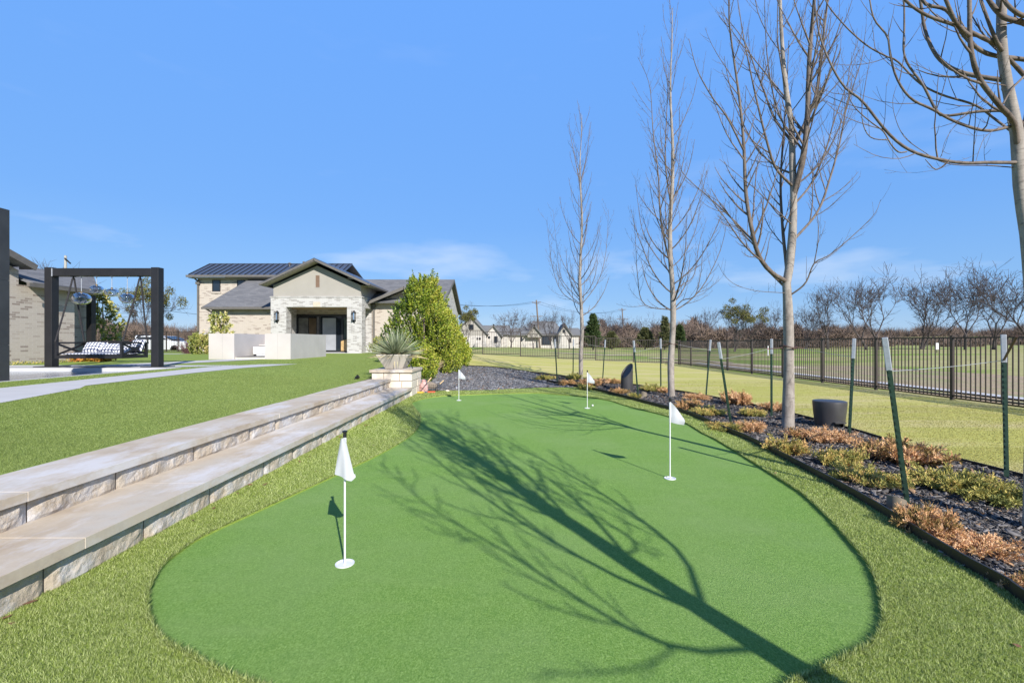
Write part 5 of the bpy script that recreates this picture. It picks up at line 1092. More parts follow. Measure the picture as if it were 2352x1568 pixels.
# porch: whitewashed brick piers and beam
wall([(-15.17, -14.19, yf, 29.25, ZB, 4.17), (-10.37, -9.44, yf, 29.3, ZB, 4.17), (-14.189, -10.371, yf, 29.2, 3.57, 4.17), (-9.90, -9.445, 29.301, 31.2, 3.57, 4.17), (-9.88, -9.45, 30.7, 31.2, ZB, 3.569), (-15.16, -14.75, 29.251, 31.2, ZB, 4.17)], M['brick_white'], 'porch_piers')
b = MB(); z = 4.171; b.box(-15.21, -9.40, yf - .04, 28.7, z, z + .06); b.box(-9.44 + .001, -9.40, 28.701, 31.2, z, z + .06); b.build('brick_ledge', M['brick_white'], hs)
zc, ze, xa, xb_, xm = 4.232, 4.93, -15.03, -9.52, -12.275
b = MB(); b.prism([(xa, yf + .06, zc), (xb_, yf + .06, zc), (xb_, yf + .06, ze), (xm, yf + .06, 6.17), (xa, yf + .06, ze)], (0, .25, 0)); b.box(xb_ - .25, xb_, yf + .311, 34.0, zc, ze + .02); b.box(xa, xa + .25, yf + .311, 34, zc, ze + .02); b.build('gable_wall', M['stucco'], hs)
b = MB(); b.box(-12.42, -12.07, yf + .052, yf + .058, 4.75, 5.60); b.build('vent_frame', M['stucco'], hs); 
f = MB().box(-12.36, -12.12, yf + .045, yf + .0515, 4.81, 5.56).build('gable_vent', plain('vent_wood', (.16, .10, .065), .7), hs)
ye, yb = 28.0, 36.0
def gable_roof(name, xl, xr, xm_, ze_, zr, y0, y1, mat, th=.10):
    b = MB(); rslab(b, [(xm_, y0, zr), (xr, y0, ze_), (xr, y1, ze_), (xm_, y1, zr)], th); rslab(b, [(xm_, y0, zr), (xl, y0, ze_), (xl, y1, ze_), (xm_, y1, zr)], th); return b.build(name, mat, hs)
gable_roof('porch_roof', -15.5, -8.87, xm + .09, 5.02, 6.55, ye, yb, M['metal_roof'], .06)
b = MB(); b.bar((xm + .09, ye - .02, 6.44), (-8.85, ye - .02, 4.91), .12, .04, up=(0, 1, 0)); b.bar((xm + .09, ye - .02, 6.44), (-15.52, ye - .02, 4.91), .12, .04, up=(0, 1, 0)); b.build('rake_board', M['fascia'], hs)
b = MB(); b.box(-8.86, -8.76, ye, 33.5, 4.86, 4.98); b.box(-15.60, -15.50, ye, 31, 4.86, 4.98); b.build('gutter', M['fascia'], hs)
b = MB(); rslab(b, [(xm + .09, ye + .01, 6.36), (-8.9, ye + .01, 4.87), (-8.9, 28.65, 4.87), (xm + .09, 28.65, 6.36)], .02); rslab(b, [(xm + .09, ye + .01, 6.36), (-15.47, ye + .01, 4.87), (-15.47, 28.65, 4.87), (xm + .09, 28.65, 6.36)], .02); rslab(b, [(-9.5, 28.66, 4.95), (-8.88, 28.66, 4.87), (-8.88, 33.5, 4.87), (-9.5, 33.5, 4.95)], .02); b.build('soffit', M['soffit'], hs)
wall([(-15.1, -9.9, 31.201, 31.5, ZB, 4.17)])
MB().box(-14.74, -9.91, 29.26, 31.2, 3.60, 3.64).build('porch_ceiling', M['wood'], hs); MB().box(-15.1, -9.5, 28.4, 31.19, ZB, .675).build('porch_floor', M['concrete'], hs)
dz = thing  # glazing of the porch: three tall panes
b = MB(); b.box(-14.86, -10.3, 31.12, 31.198, .68, .76); b.box(-14.86, -10.3, 31.12, 31.198, 3.12, 3.24)
for x in (-14.86, -13.20, -11.68, -10.40): b.box(x, x + .12, 31.121, 31.197, .761, 3.119)
df = b.build('glass_door', M['frame'], hs); MB().box(-14.73, -10.41, 31.16, 31.175, .77, 3.11).build('pane', M['glass'], df)
MB().box(-14.60, -13.95, 31.135, 31.155, .80, 3.0).build('pane_reflection', plain('warm_grey_reflection', (.13, .125, .11), .9, 0, .35, 3), df); MB().box(-13.9, -13.4, 31.135, 31.155, .80, 3.0).build('pane_reflection', plain('brown_reflection', (.10, .065, .035), .9, 0, .3, 3), df); MB().box(-11.5, -10.9, 31.135, 31.155, .80, 3.0).build('pane_reflection', plain('green_reflection', (.05, .07, .055), .6, 0, .4, 3), df)  # added sheets over the glass; pane reflections put in as flat colour
MB().box(-12.96, -12.05, 31.13, 31.15, .80, 3.0).build('roller_blind', plain('blind_fabric', (.28, .29, .31), .8, 0, .2, 1), df)
MB().box(-12.50, -12.06, yf - .012, yf - .002, 3.575, 3.88).build('keystone', plain('keystone_stone', (.50, .42, .32), .8), hs)
MB().prism([(-11.62, 30.9, .76), (-10.55, 30.9, .76), (-10.55, 30.9, 1.75), (-11.62, 30.9, 1.42)], (0, .12, 0)).build('wooden_panel', M['wood'], hs)
def lantern(x, lab):
    t = thing('wall_lantern', lab, 'wall lamp', (x, yf - .1, 3.0), 'lanterns on the porch piers'); w = .10; b = MB(); z0, z1 = 2.65, 3.28
    for sx in (-1, 1):
        for y in (yf - .20, yf - .02): b.box(x + sx * w - .012, x + sx * w + .012, y - .012, y + .012, z0, z1)
    for z in (z0 + .08, z1 - .07): b.box(x - w - .012, x + w + .012, yf - .212, yf - .008, z, z + .022)
    b.box(x - .05, x + .05, yf - .03, yf - .002, z0 - .08, z1 + .05); b.build('lantern_frame', M['black'], t); MB().lathe([(.05, z0 + .10), (.05, z1 - .10)], (x, yf - .11, 0), 12).build('glass_chimney', M['chrome'], t)
lantern(P(637, 0, yf)[0], 'black lantern on the left brick pier of the porch'); lantern(P(813.5, 0, yf)[0], 'black lantern on the right brick pier of the porch')
# left wing (one storey) and two storey block
wall([(-20.07, -15.171, 30.4, 34, ZB, 3.62)]); wall([(-23.5, -13, 34.001, 39.5, ZB, 6.15)])
b = MB(); rslab(b, [(-20.36, 29.95, 3.68), (-15.2, 29.95, 3.68), (-13.0, 34.0, 6.05), (-19.63, 34.0, 6.05)], .10); b.build('lean_roof', M['shingle'], hs)
b = MB(); rslab(b, [(-19.64, 33.99, 6.02), (-20.38, 29.95, 3.66), (-20.9, 29.95, 3.0), (-20.2, 33.99, 3.0)], .01); 
b = MB(); b.box(-20.42, -15.2, 29.86, 29.95, 3.52, 3.66); b.bar((-20.38, 29.95, 3.60), (-19.66, 33.99, 5.95), .04, .14); b.build('gutter', M['fascia'], hs)
MB().box(-20.07, -15.2, 29.96, 30.399, 3.50, 3.54).build('soffit', M['soffit'], hs)
b = MB(); rslab(b, [(-23.85, 33.5, 6.30), (-12.6, 33.5, 6.30), (-12.6, 35.9, 7.50), (-23.85, 35.9, 7.50)], .06); rslab(b, [(-23.85, 35.9, 7.50), (-12.6, 35.9, 7.50), (-12.6, 40, 6.3), (-23.85, 40, 6.3)], .06)
b2 = MB()
for x in np.arange(-23.83, -12.6, .46): b2.bar((x, 33.5, 6.33), (x, 35.9, 7.53), .05, .06)
b2.build('roof_seams', M['frame'], hs)
b.box(-23.86, -12.6, 35.85, 35.95, 7.50, 7.55); b.build('metal_roof', M['metal_roof'], hs)
b = MB(); b.box(-23.95, -12.7, 33.38, 33.49, 6.13, 6.28); b.prism([(-23.87, 33.5, 6.13), (-23.87, 35.9, 7.33), (-23.87, 40, 6.13), (-23.87, 40, 6.28), (-23.87, 35.9, 7.46), (-23.87, 33.5, 6.26)], (-.03, 0, 0)); b.build('gutter', M['fascia'], hs)
MB().box(-23.85, -13, 33.5, 34.0, 6.08, 6.12).build('soffit', M['soffit'], hs)
for x, z, r_ in ((-17.3, 7.35, .09), (-16.2, 7.45, .07)): MB().lathe([(r_ * .6, -.4), (r_ * .6, .06), (r_ * 1.5, .08), (r_ * 1.5, .12), (r_ * .5, .18)], (x, 35.4, z), 12).build('roof_vent', M['fascia'], hs)
def window(x0, x1, z0, z1, y, stile=.07):
    b = MB(); b.box(x0, x1, y - .03, y - .002, z0, z0 + stile); b.box(x0, x1, y - .03, y - .002, z1 - stile, z1); b.box(x0, x0 + stile, y - .03, y - .002, z0 + stile, z1 - stile); b.box(x1 - stile, x1, y - .03, y - .002, z0 + stile, z1 - stile)
    o = b.build('window', M['frame'], hs); MB().box(x0 + stile, x1 - stile, y - .012, y - .003, z0 + stile, z1 - stile).build('pane', M['glass'], o); return o
for xa_, xb2 in ((487.7, 506.6), (544.6, 564)):
    q0 = P(xa_, 669.8, 34); q1 = P(xb2, 643, 34); window(q0[0], q1[0], q0[2], q1[2], 34); MB().box(q0[0] - .05, q1[0] + .05, 33.94, 33.999, q0[2] - .12, q0[2] - .002).build('window_sill', M['brick'], hs)
def spout(x, y, z0, z1, off=.12):
    b = MB(); b.box(x - .06, x + .06, y - .10, y - .01, z0, z1 - .55); b.box(x - .14, x + .14, y - .16, y - .01, z1 - .55, z1 - .35); b.bar((x, y - .06, z1 - .34), (x - off, y - .35, z1), .09); b.build('downspout', M['fascia'], hs)
spout(-19.9, 30.4, ZB, 3.62, .45); spout(-23.42, 34.0, ZB, 6.2, .2); spout(-9.28, 30.6, ZB, 4.25, 0)
for x, z, w, h in ((-23.0, 1.55, .55, .5), (-22.4, 1.5, .3, .95)): MB().box(x - w / 2, x + w / 2, 33.80, 33.999, z, z + h).build('meter_box', M['pole_grey'], hs)
# right wing
wall([(-9.43, -4.75, 30.6, 39.9, ZB, 3.9)]); MB().prism([(-4.751, 30.6, 3.9), (-4.751, 39.9, 3.9), (-4.751, 35.25, 6.05)], (-.25, 0, 0)).build('gable_wall', M['brick_white'], hs)
MB().box(-4.749, -4.73, 30.6, 39.9, ZB, 3.899).build('side_wall_skin', M['brick_white'], hs)
MB().prism([(-9.4, 30.58, 3.9), (-4.76, 30.58, 3.9), (-7.09, 30.58, 4.86)], (0, .25, 0)).build('gable_wall', M['brick'], hs)
b = MB(); rslab(b, [(-13, 30.0, 4.02), (-4.49, 30.0, 4.02), (-4.49, 35.25, 6.2), (-13, 35.25, 6.2)], .10); rslab(b, [(-13, 40.5, 3.85), (-4.49, 40.5, 3.85), (-4.49, 35.25, 6.2), (-13, 35.25, 6.2)], .10); b.build('slate_roof', M['shingle'], hs)
b = MB(); b.bar((-4.47, 29.95, 3.92), (-4.47, 35.25, 6.11), .05, .20); b.bar((-4.47, 40.5, 3.76), (-4.47, 35.25, 6.11), .05, .20); b.build('rake_board', M['fascia'], hs)
b = MB(); rslab(b, [(-7.09, 29.8, 5.02), (-4.45, 29.8, 3.95), (-4.45, 33.0, 3.95), (-7.09, 33.0, 5.02)], .09); rslab(b, [(-7.09, 29.8, 5.02), (-9.45, 29.8, 4.03), (-9.45, 33.0, 4.03), (-7.09, 33.0, 5.02)], .09); b.build('slate_roof', M['shingle'], hs)
b = MB(); b.bar((-7.09, 29.78, 4.90), (-9.47, 29.78, 3.91), .18, .04, up=(0, 1, 0)); b.bar((-7.09, 29.78, 4.90), (-4.45, 29.78, 3.84), .18, .04, up=(0, 1, 0)); b.build('rake_board', M['fascia'], hs)
MB().box(-9.6, -9.47, 29.8, 30.59, 3.80, 3.95).build('gutter', M['fascia'], hs)

# ------------------------------------------------------------------ parked vehicles behind the left fence
def vehicle(label, x, y, z, rz, suv=True):
    t = thing('parked_car', label, 'car', (0, 0, 0), None); t.location = (0, 0, 0)
    w = .92; prof = [(-2.3, .35), (-2.35, .75), (-2.25, 1.02), (-1.95, 1.08), (-1.75, 1.62) if suv else (-1.4, 1.42), (-1.5, 1.72) if suv else (-1.0, 1.47), (.35, 1.68) if suv else (.2, 1.45), (1.15, 1.12) if suv else (1.05, 1.02), (2.1, .98), (2.35, .75), (2.35, .38), (1.9, .28), (-1.9, .28)]
    MB().prism([(px, -w, pz) for px, pz in prof], (0, 2 * w, 0)).build('body', M['paint_white'], t, bevel=.05)
    b = MB()
    for s in (-1, 1): b.prism([(-1.7, s * (w + .004), 1.12), (-1.55, s * (w + .004), 1.56 if suv else 1.36), (.3, s * (w + .004), 1.56 if suv else 1.36), (.95, s * (w + .004), 1.12)], (0, -s * .003, 0))
    b.prism([(-2.02, -.72, 1.12), (-2.02, .72, 1.12), (-1.80, .66, 1.56), (-1.80, -.66, 1.56)], (-.02, 0, .0)) ; b.prism([(1.14, -.75, 1.14), (1.14, .75, 1.14), (.42, .68, 1.64 if suv else 1.40), (.42, -.68, 1.64 if suv else 1.40)], (.03, 0, .03)); b.build('window_glass', M['glass'], t)
    for sx in (-1.4, 1.45):
        for s in (-1, 1):
            wh = MB().lathe([(.0001, -.11), (.24, -.11), (.34, -.09), (.34, .09), (.24, .11), (.0001, .11)], (sx, s * (w - .06), .34), 20, M=Matrix.Rotation(math.pi / 2, 3, 'X')).build('wheel', M['tyre'], t)
            MB().lathe([(.0001, 0), (.21, 0)], (sx, s * (w + .055), .34), 16, M=Matrix.Rotation(math.pi / 2, 3, 'X')).build('rim', M['galv'], wh)
    for s in (-1, 1): MB().box(-2.37, -2.25, s * .78 - .1, s * .78 + .1, .80, 1.05).build('tail_light', M['red'], t); MB().box(2.28, 2.37, s * .7 - .12, s * .7 + .12, .70, .82).build('headlight', M['galv'], t)
    MB().box(-2.42, 2.42, -.80, .80, .30, .45).build('bumper', M['black'], t)
    t.location = (x, y, z); t.rotation_euler = (0, 0, rz); ORG[t.name] = Vector((x, y, z)); return t
vehicle('white estate car seen from behind left of the swing post', (322 - 1176) / F * 42, 44, .25, math.pi / 2 + .15)
vehicle('white car side on, right of the right swing post', (380 - 1176) / F * 39, 39, .42, 0, False)

# ------------------------------------------------------------------ utility poles and lines
def upole(label, x, y, top, z0, arms, mat, lean=0, r_=.14):
    t = thing('utility_pole', label, 'pole', (x, y, z0), 'utility poles'); MB().tube([(x + lean, y, z0 - .3), (x, y, top)], [r_ * 1.15, r_ * .75], 10).build('shaft', mat, t)
    for z, w in arms: MB().box(x - w / 2, x + w / 2, y - .22, y - .13, z - .06, z + .06).bar((x - w * .3, y - .18, z), (x, y - .14, z - w * .3), .05).bar((x + w * .3, y - .18, z), (x, y - .14, z - w * .3), .05).build('crossarm', mat, t)
    return t
x, _, z = P(1232, 689, 95); upole('wooden utility pole above the neighbouring houses', x, 95, z, .2, ((z - .5, 1.8), (z - 3.4, 2.6)), M['pole_wood'], .7, .19)
x, _, z = P(1428.6, 707.5, 125); upole('wooden utility pole farther off behind bare trees', x, 125, z, .1, ((z - .4, 2.2), (z - 3.0, 3.1)), M['pole_wood'], .8, .17)
x, _, z = P(150.5, 587, 55); upole('grey pole top rising behind the swing frame', x, 55, z, .3, (), M['pole_grey'], 0, .17)
MB().bar((x + .1, 54.8, z - .35), (x + .8, 54.8, z - 1.0), .12).build('arm', M['dark_metal'], bpy.data.objects['utility_pole.002'])
def line(a, b_, sag, label):
    pts = [Vector(a).lerp(Vector(b_), i / 16) - Vector((0, 0, sag * 4 * (i / 16) * (1 - i / 16))) for i in range(17)]; tag(MB().tube(pts, .022, 4).build('power_line', M['black']), label, 'cable', 'overhead lines')
line(P(380, 713, 60), P(-700, 690, 60), 1.5, 'overhead line running left of the main house'); line(P(380, 713, 60), P(900, 726, 75), 1, 'overhead line behind the main house')
for dx in (-.8, .8):
    a = P(1232, 693, 95); c = P(1428.6, 711, 125); line((a[0] + dx, 95, a[2]), (c[0] + dx, 125, c[2]), 1.6, '%s overhead line between the two wooden poles' % ('left' if dx < 0 else 'right')); line((a[0] + dx, 95, a[2]), (P(880, 668, 75)[0] + dx, 75, P(880, 668, 75)[2]), 1.6, '%s overhead line from the wooden pole towards the main house' % ('left' if dx < 0 else 'right'))

# ------------------------------------------------------------------ neighbouring houses
NB = brickmat('pale_far_brick', (.50, .465, .42), (.36, .33, .30), (.55, .52, .48), .6, .2, .85, .01)
def nhouse(label, loc):
    return thing('neighbour_house', label, 'house', loc, 'neighbouring houses')
def Q(px, py, y): q = P(px, py, y); return q
def gable_front(parent, pxl, pxr, pye, pyp, pyb, y, depth, wallm, roofm, ov=.5, pxm=None):
    """front-facing gable block from picture positions at distance y"""
    a = P(pxl, pyb, y); c = P(pxr, pyb, y); ze_ = P(0, pye, y)[2]; zp = P(0, pyp, y)[2]; xm_ = P(pxm, 0, y)[0] if pxm else (a[0] + c[0]) / 2
    MB().prism([(a[0], y, a[2] - .5), (c[0], y, a[2] - .5), (c[0], y, ze_), (xm_, y, zp), (a[0], y, ze_)], (0, depth, 0)).build('wall', wallm, parent)
    b = MB(); rslab(b, [(xm_, y - ov, zp + .15), (c[0] + ov, y - ov, ze_ - .1), (c[0] + ov, y + depth, ze_ - .1), (xm_, y + depth, zp + .15)], .25); rslab(b, [(xm_, y - ov, zp + .15), (a[0] - ov, y - ov, ze_ - .1), (a[0] - ov, y + depth, ze_ - .1), (xm_, y + depth, zp + .15)], .25); b.build('roof', roofm, parent)
def side_block(parent, pxl, pxr, pye, pyr, pyb, y, depth, wallm, roofm, ins=0):
    a = P(pxl, pyb, y); c = P(pxr, pyb, y); ze_ = P(0, pye, y)[2]; zr = P(0, pyr, y + depth / 2)[2]
    MB().box(a[0], c[0], y, y + depth, a[2] - .5, ze_).build('wall', wallm, parent)
    b = MB(); o = .5; rslab(b, [(a[0] - o, y - o, ze_), (c[0] + o, y - o, ze_), (c[0] + o - ins, y + depth / 2, zr), (a[0] - o + ins, y + depth / 2, zr)], .2); rslab(b, [(a[0] - o, y + depth + o, ze_), (c[0] + o, y + depth + o, ze_), (c[0] + o - ins, y + depth / 2, zr), (a[0] - o + ins, y + depth / 2, zr)], .2)
    if ins: b.face([(c[0] + o, y - o, ze_), (c[0] + o, y + depth + o, ze_), (c[0] + o - ins, y + depth / 2, zr)]); b.face([(a[0] - o, y - o, ze_), (a[0] - o, y + depth + o, ze_), (a[0] - o + ins, y + depth / 2, zr)])
    b.build('roof', roofm, parent)
def nwin(parent, pxl, pxr, pyt, pyb, y):
    a = P(pxl, pyb, y); c = P(pxr, pyt, y); f_ = MB().box(a[0], c[0], y - .10, y - .02, a[2], c[2]).build('window', M['frame'], parent); MB().box(a[0] + .1, c[0] - .1, y - .12, y - .101, a[2] + .1, c[2] - .1).build('pane', M['glass'], f_)
n1 = nhouse('pale brick neighbour house nearest the hedge with stucco gable', (-8, 88, .2)); yn = 86
gable_front(n1, 1040, 1117, 766, 727, 795.5, yn, 12, NB, M['shingle2'], pxm=1084)
MB().prism([(P(1042, 0, yn)[0], yn - .03, P(0, 770, yn)[2]), (P(1115, 0, yn)[0], yn - .03, P(0, 770, yn)[2]), (P(1115, 0, yn)[0], yn - .03, P(0, 766, yn)[2]), (P(1084, 0, yn)[0], yn - .03, P(0, 729, yn)[2]), (P(1042, 0, yn)[0], yn - .03, P(0, 766, yn)[2])], (0, .025, 0)).build('stucco_gable', M['stucco'], n1)
nwin(n1, 1077, 1088, 745, 757, yn - .03)
for a_, c_ in ((1095, 1098), (1100, 1104), (1062, 1068)): nwin(n1, a_, c_, 775, 780, yn)
side_block(n1, 1100, 1165, 768, 747, 795, yn + 3, 9, NB, M['shingle2'])
gable_front(n1, 1112, 1150, 771, 746, 795, yn + .8, 6, NB, M['shingle2'], pxm=1134)
nwin(n1, 1135, 1143, 772, 787, yn + .8); nwin(n1, 1121, 1126, 772, 777, yn + .8)
MB().box(P(1091, 0, yn)[0], P(1098, 0, yn)[0], yn - 1, yn - .2, .1, P(0, 788, yn)[2]).build('air_conditioner', M['pole_grey'], n1)
n2 = nhouse('pale brick neighbour house with steep gables behind the utility pole', (2, 96, .2)); yn = 96
side_block(n2, 1160, 1330, 769, 753, 794, yn, 9, NB, M['shingle2']); gable_front(n2, 1212, 1242, 768, 747, 769, yn - 1.2, 6, M['stucco'], M['shingle2'])
side_block(n2, 1216, 1290, 764, 737, 790, yn + 3, 12, NB, M['shingle2'], 1.5); gable_front(n2, 1282, 1312, 770, 744, 794, yn - .6, 7, NB, M['shingle2'])
for a_, c_, t_, b_ in ((1244, 1266, 772, 792), (1271, 1282, 773, 784), (1293, 1298, 757, 764), (1308, 1312, 776, 786), (1195, 1200, 774, 784)): nwin(n2, a_, c_, t_, b_, yn - .65 if a_ > 1282 else yn)

# ------------------------------------------------------------------ far trees
def far_tree_mesh(seed, H=10, trunks=1, spread=1.0, lean=0, dens=1.0, up=.5, fork=.20, minr=.018):
    r = np.random.default_rng(seed); TT = Tubes(); T = Tubes(); tips = []
    def side(pp, L, rad, lvl):
        for _ in range(int((6, 6, 5, 4, 2, 1)[min(lvl, 5)] * dens)):
            f = r.uniform(.15, 1) * (len(pp) - 1); k = min(len(pp) - 2, int(f)); q = pp[k] + (pp[k + 1] - pp[k]) * (f - k); tg = nrm(pp[k + 1] - pp[k]); dd = nrm(tg * .9 + r.normal(0, .55, 3) + [0, 0, .15])
            l = L * r.uniform(.35, .8); p2 = grow(r, q, dd, l, .25, .07, 4); r2 = max(minr, rad * .35); T.add(p2, np.linspace(r2, minr * .6, 5), 3)
            if lvl < 5:
                for _ in range(3):
                    k = r.integers(1, 5); p3 = grow(r, p2[k - 1], nrm(nrm(p2[k] - p2[k - 1]) + r.normal(0, .6, 3)), l * .5, .2, .08, 3); T.add(p3, np.linspace(minr, minr * .5, 4), 3)
                    if r.random() < .5: p4 = grow(r, p3[1], nrm(nrm(p3[2] - p3[1]) + r.normal(0, .7, 3)), l * .35, .2, .09, 2); T.add(p4, np.linspace(minr * .8, minr * .4, 3), 3)
    def rec(p, d, L, rad, lvl):
        n = 6 if lvl < 3 else 4; pp = grow(r, p, d, L, up * .35, .04 + .016 * lvl, n); r1 = rad * .70
        (TT if lvl == 0 else T).add(pp, np.linspace(rad, r1, n + 1), 8 if lvl < 2 else (5 if lvl < 3 else 3))
        if lvl >= 1: side(pp, L, r1, lvl)
        if lvl >= 5: tips.append(pp[-1]); return
        k = 3 if lvl in (0, 2) else (3 if r.random() < .35 * dens else 2)
        dd0 = nrm(pp[-1] - pp[-2]); a0 = r.uniform(0, 6.28)
        for i in range(k):
            a = a0 + i * 6.283 / k + r.uniform(-.5, .5); perp = nrm(np.cross(dd0, [math.cos(a), math.sin(a), .1])); sp = (.50 if lvl == 0 else .46) * spread * r.uniform(.45, 1.35)
            rec(pp[-1], nrm(dd0 + perp * sp * (1.15 if lvl > 2 else 1) + [0, 0, .04]), H * .26 * r.uniform(.85, 1.15) if lvl == 0 else L * r.uniform(.70, 1.0), max(minr, r1 * r.uniform(.62, .85)), lvl + 1)
    for k in range(trunks):
        d = np.array([lean + (r.normal(0, .28) if trunks > 1 else 0), r.normal(0, .1), 1.0]); rec(np.array([r.normal(0, .25) if trunks > 1 else 0, 0, -.3]), d, H * fork, H * .019 / trunks ** .3, 0)
    a = TT.mesh('trunk', M['bark_far']); c = T.mesh('crown', M['twig_far']); z = max(v[2] for v in tips); return a, c, z, np.array(tips)
FT = [far_tree_mesh(101, 10, 1, 1.0), far_tree_mesh(102, 10, 1, .85, .35), far_tree_mesh(103, 10, 2, 1.15), far_tree_mesh(104, 10, 1, .8, 0, 1, .8, .27), far_tree_mesh(105, 10, 1, 1.25, 0, 1.2, .4, .16)]
def far_tree(px, ptop, y, v, label, rz=0, wx=1.0, group='bare trees beyond the fence', mist=0):
    wx = wx * (1.18 if px > 1890 else 1.08); X = (px - 1176) / F * y; z0 = zl(X, y); top = P(0, ptop - (6 if px > 1890 else 2), y)[2]; a, c, z, tips = FT[v]; s = (top - z0) / z; t = thing('bare_tree', label, 'tree', (X, y, z0), group); t.rotation_euler = (0, 0, rz); t.scale = (s * wx, s * wx, s)
    for nm, me in (('trunk', a), ('crown', c)): o = bpy.data.objects.new(nm, me); COL.objects.link(o); o.parent = t
    if mist:
        r = np.random.default_rng(mist); C = []; A = []
        idx = r.choice(len(tips), min(len(tips), 26), replace=False)
        for i in idx:
            if tips[i][2] < z * .45: continue
            R_ = r.uniform(.5, 1.0); k = int(300 * R_); d = nrm(r.normal(0, 1, (k, 3))); C.append(tips[i] * [.9, .9, .93] + d * R_ * r.uniform(.3, 1, (k, 1))); A.append(nrm(d + r.normal(0, .5, (k, 3))))
        C = np.concatenate(C); n = len(C); o = bpy.data.objects.new('mistletoe', leafmesh('mistletoe', C, np.concatenate(A), np.full(n, .26), np.full(n, .14), M['mistle'], r=r)); COL.objects.link(o); o.parent = t
    return t
for a in [(2014, 612, 82, 0, 'tallest round bare tree right of the leaning one on the field'), (1992, 640, 80, 1, 'bare tree leaning left on the field', math.pi), (2116, 618, 84, 2, 'wide multi stemmed bare tree in the middle of the right hand row'),
          (2217, 606, 80, 3, 'narrow upright bare tree between the two near stakes'), (2281, 622, 82, 0, 'forked bare tree left of the tall right stake', 2.0), (2366, 585, 78, 4, 'broad bare tree cut off by the right edge', 1.0),
          (1902, 648, 86, 3, 'dark bare tree right of the big trunk', 1.3), (1852, 690, 95, 2, 'low brownish bare tree just right of the big trunk', .5), (1775, 692, 100, 0, 'bare tree half hidden behind the big trunk', .7),
          (1612, 706, 110, 1, 'thin bare tree left of the mistletoe tree', .2), (1500, 718, 115, 0, 'bare tree left of the middle bed tree', 1.9), (1418, 712, 118, 4, 'bare tree behind the farther utility pole', 1.1), (1460, 728, 125, 2, 'low bare tree between the poles and the middle bed tree', 2.2),
          (1174, 702, 78, 4, 'large spreading bare tree in front of the pale houses', 0, 1.15), (1266, 700, 84, 0, 'bare tree right of the utility pole in front of the roofs', .9), (1308, 712, 92, 3, 'thin bare tree left of the cedar', 2.4), (1226, 728, 76, 1, 'small bare tree left of the utility pole', 1.7)]:
    far_tree(*a[:5], **({'rz': a[5]} if len(a) > 5 else {}), **({'wx': a[6]} if len(a) > 6 else {}))
far_tree(1686, 682, 74, 2, 'bare tree full of green mistletoe clumps on the field', .4, 1.1, mist=5)
far_tree(1075, 694, 58, 0, 'bare tree with mistletoe right of the main house gable', 1.1, .9, mist=6); far_tree(332, 628, 56, 4, 'bare tree with mistletoe behind the right end of the swing', .6, .8, mist=7)
far_tree(95, 596, 62, 1, 'bare treetop showing above the pool house roof', .3, .8); far_tree(398, 742, 150, 0, 'distant bare treetop left of the main house', .3); far_tree(430, 746, 160, 3, 'small distant bare treetop by the main house wall', .3)
def conifer(px, ptop, y, w, mat, label, seed, sparse=0):
    X = (px - 1176) / F * y; z0 = zl(X, y); H = P(0, ptop, y)[2] - z0; Wd = w * y / F / 2; r = np.random.default_rng(seed); t = thing('cedar_tree', label, 'tree', (X, y, z0), 'cedars beyond the fence'); C = []; A = []; T = Tubes(); T.add([(X, y, z0 - .2), (X, y, z0 + H * .9)], [.16, .03], 7)
    for i in range(170):
        f = r.uniform(.04, .97); az = r.uniform(0, 6.28); k = (1 - f) ** .75 * (1 if f > .12 else .7) * r.uniform(.75, 1.2); L = Wd * k + .15; d = np.array([math.cos(az), math.sin(az), r.uniform(.25, .8)]); b0 = np.array([X, y, z0 + f * H * .95]); pp = grow(r, b0, d, L, .3, .08, 4); T.add(pp, np.linspace(.03, .01, 5), 3)
        n = int((60 if not sparse else 26) * (L + .3)); q = r.uniform(.2, 1, n) * 4; kk = np.minimum(3, q.astype(int)); c = pp[kk] + (pp[kk + 1] - pp[kk]) * (q - kk)[:, None] + r.normal(0, .10, (n, 3)); C.append(c); A.append(nrm(nrm(d) + r.normal(0, .5, (n, 3)) + [0, 0, .3]))
    C = np.concatenate(C); n = len(C); link('trunk', T.mesh('trunk', M['bark_far']), t); link('foliage', leafmesh('foliage', C, np.concatenate(A), r.uniform(.2, .4, n), r.uniform(.09, .16, n), mat, r=r), t)
conifer(1362, 718, 82, 50, M['cedar'], 'dark green cedar right of the farthest bed tree', 1); conifer(1527, 722, 88, 34, M['olive'], 'narrow half bare cedar left of the middle bed trunk', 2, 1); conifer(1561, 744, 90, 32, M['cedar'], 'small green cedar right of the middle bed trunk', 3)
conifer(1482, 752, 92, 50, M['olive'], 'low olive cedar left of the narrow cedar', 4); conifer(1405, 762, 92, 44, M['olive'], 'low olive bush below the farther pole', 5)
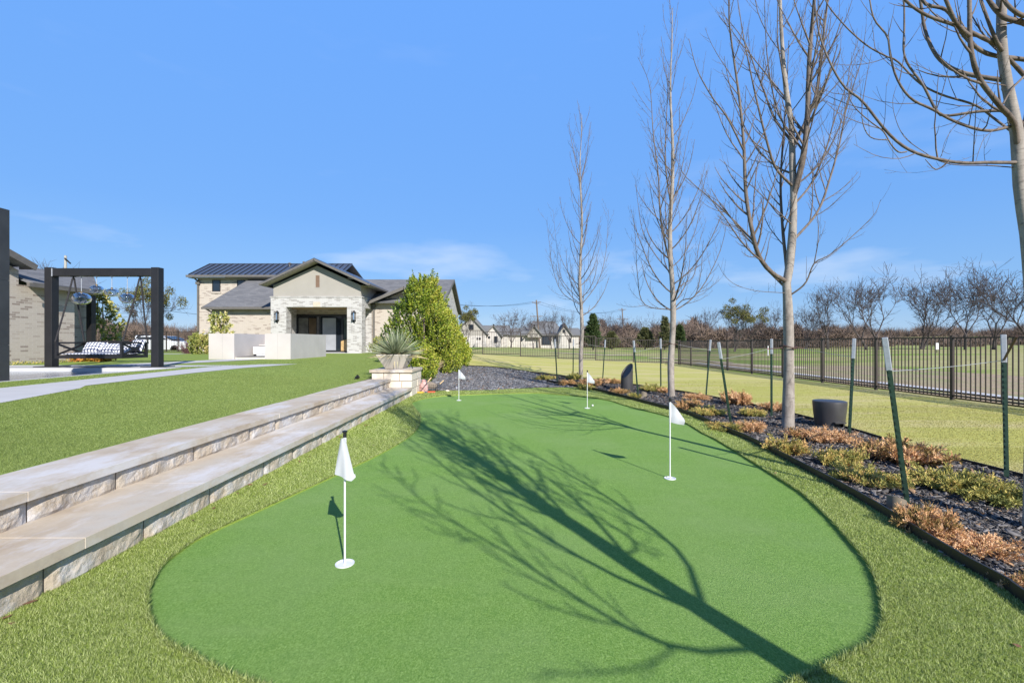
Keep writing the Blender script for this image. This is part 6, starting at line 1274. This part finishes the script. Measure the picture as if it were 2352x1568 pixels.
# distant woods: a deep belt of brush that nobody could count
def woods(name, label, spans, mat, seed):
    r = np.random.default_rng(seed); V = []
    for px0, px1, ptop, y0, y1, n, sz in spans:
        y = r.uniform(y0, y1, n); px = r.uniform(px0, px1, n); X = (px - 1176) / F * y; zt = CAMH + (784 - ptop) / F * y; z0 = low_h(X, y); cl = .72 + .2 * np.sin(px * .031 + ptop) + .13 * np.sin(px * .083 + 1) + .09 * np.sin(px * .21); h = (zt - z0) * r.uniform(0, 1, n) ** .7 * cl
        d = nrm(r.normal(0, 1, (n, 3)) * [1, .6, 1.1] + [0, 0, .5]); l = sz * r.uniform(.5, 1.5, n); C = np.column_stack([X, y, z0 + h]); s = nrm(np.cross(d, r.normal(0, 1, (n, 3)))) * (.05 + .0004 * y)[:, None]
        V.append(np.stack([C - s, C + s, C + d * l[:, None]], 1).reshape(-1, 3))
    V = np.concatenate(V); tag(link(name, npmesh(name, V, np.arange(len(V)).reshape(-1, 3), [mat])), label, 'woods', kind='stuff')
woods('brush_woods', 'brown bare brush and thicket along the far side of the field', [(1330, 1960, 752, 105, 150, 34000, 1.6), (1600, 1900, 750, 98, 120, 9000, 1.6), (1900, 2700, 775, 170, 230, 20000, 2.2), (1960, 2050, 776, 120, 150, 2500, 1.4), (2150, 2260, 778, 120, 150, 2500, 1.4), (-400, 480, 752, 110, 160, 24000, 2.2), (225, 350, 742, 90, 120, 8000, 1.6), (1040, 1340, 768, 125, 160, 12000, 1.8), (1380, 1640, 738, 120, 150, 11000, 1.8)], M['woods'], 3)
woods('distant_woods', 'grey brown distant woods on the horizon', [(1850, 2800, 758, 420, 520, 60000, 8), (-500, 1000, 752, 330, 450, 60000, 7), (1000, 1900, 762, 300, 420, 40000, 6)], M['woods'], 4)
# small things on the field
x, y = unp(1764, 796); t = thing('distance_marker', 'small white and red marker post on the golf course', 'marker', (x, y, zl(x, y)))
x = (1764 - 1176) / F * 52; MB().box(x - .05, x + .05, 51.95, 52.05, -.2, .9).build('post', M['white'], t); MB().box(x - .052, x + .052, 51.948, 52.052, .5, .62).build('red_band', M['red'], t)
X = (2153 - 1176) / F * 60; t = thing('field_sign', 'small white sign standing on the field beyond the fence', 'sign', (X, 60, 0)); MB().box(X - .3, X + .3, 60, 60.04, .35, 1.2).build('board', M['white'], t); MB().box(X - .03, X + .03, 60.041, 60.09, -.4, 1.1).build('stake', M['black'], t)
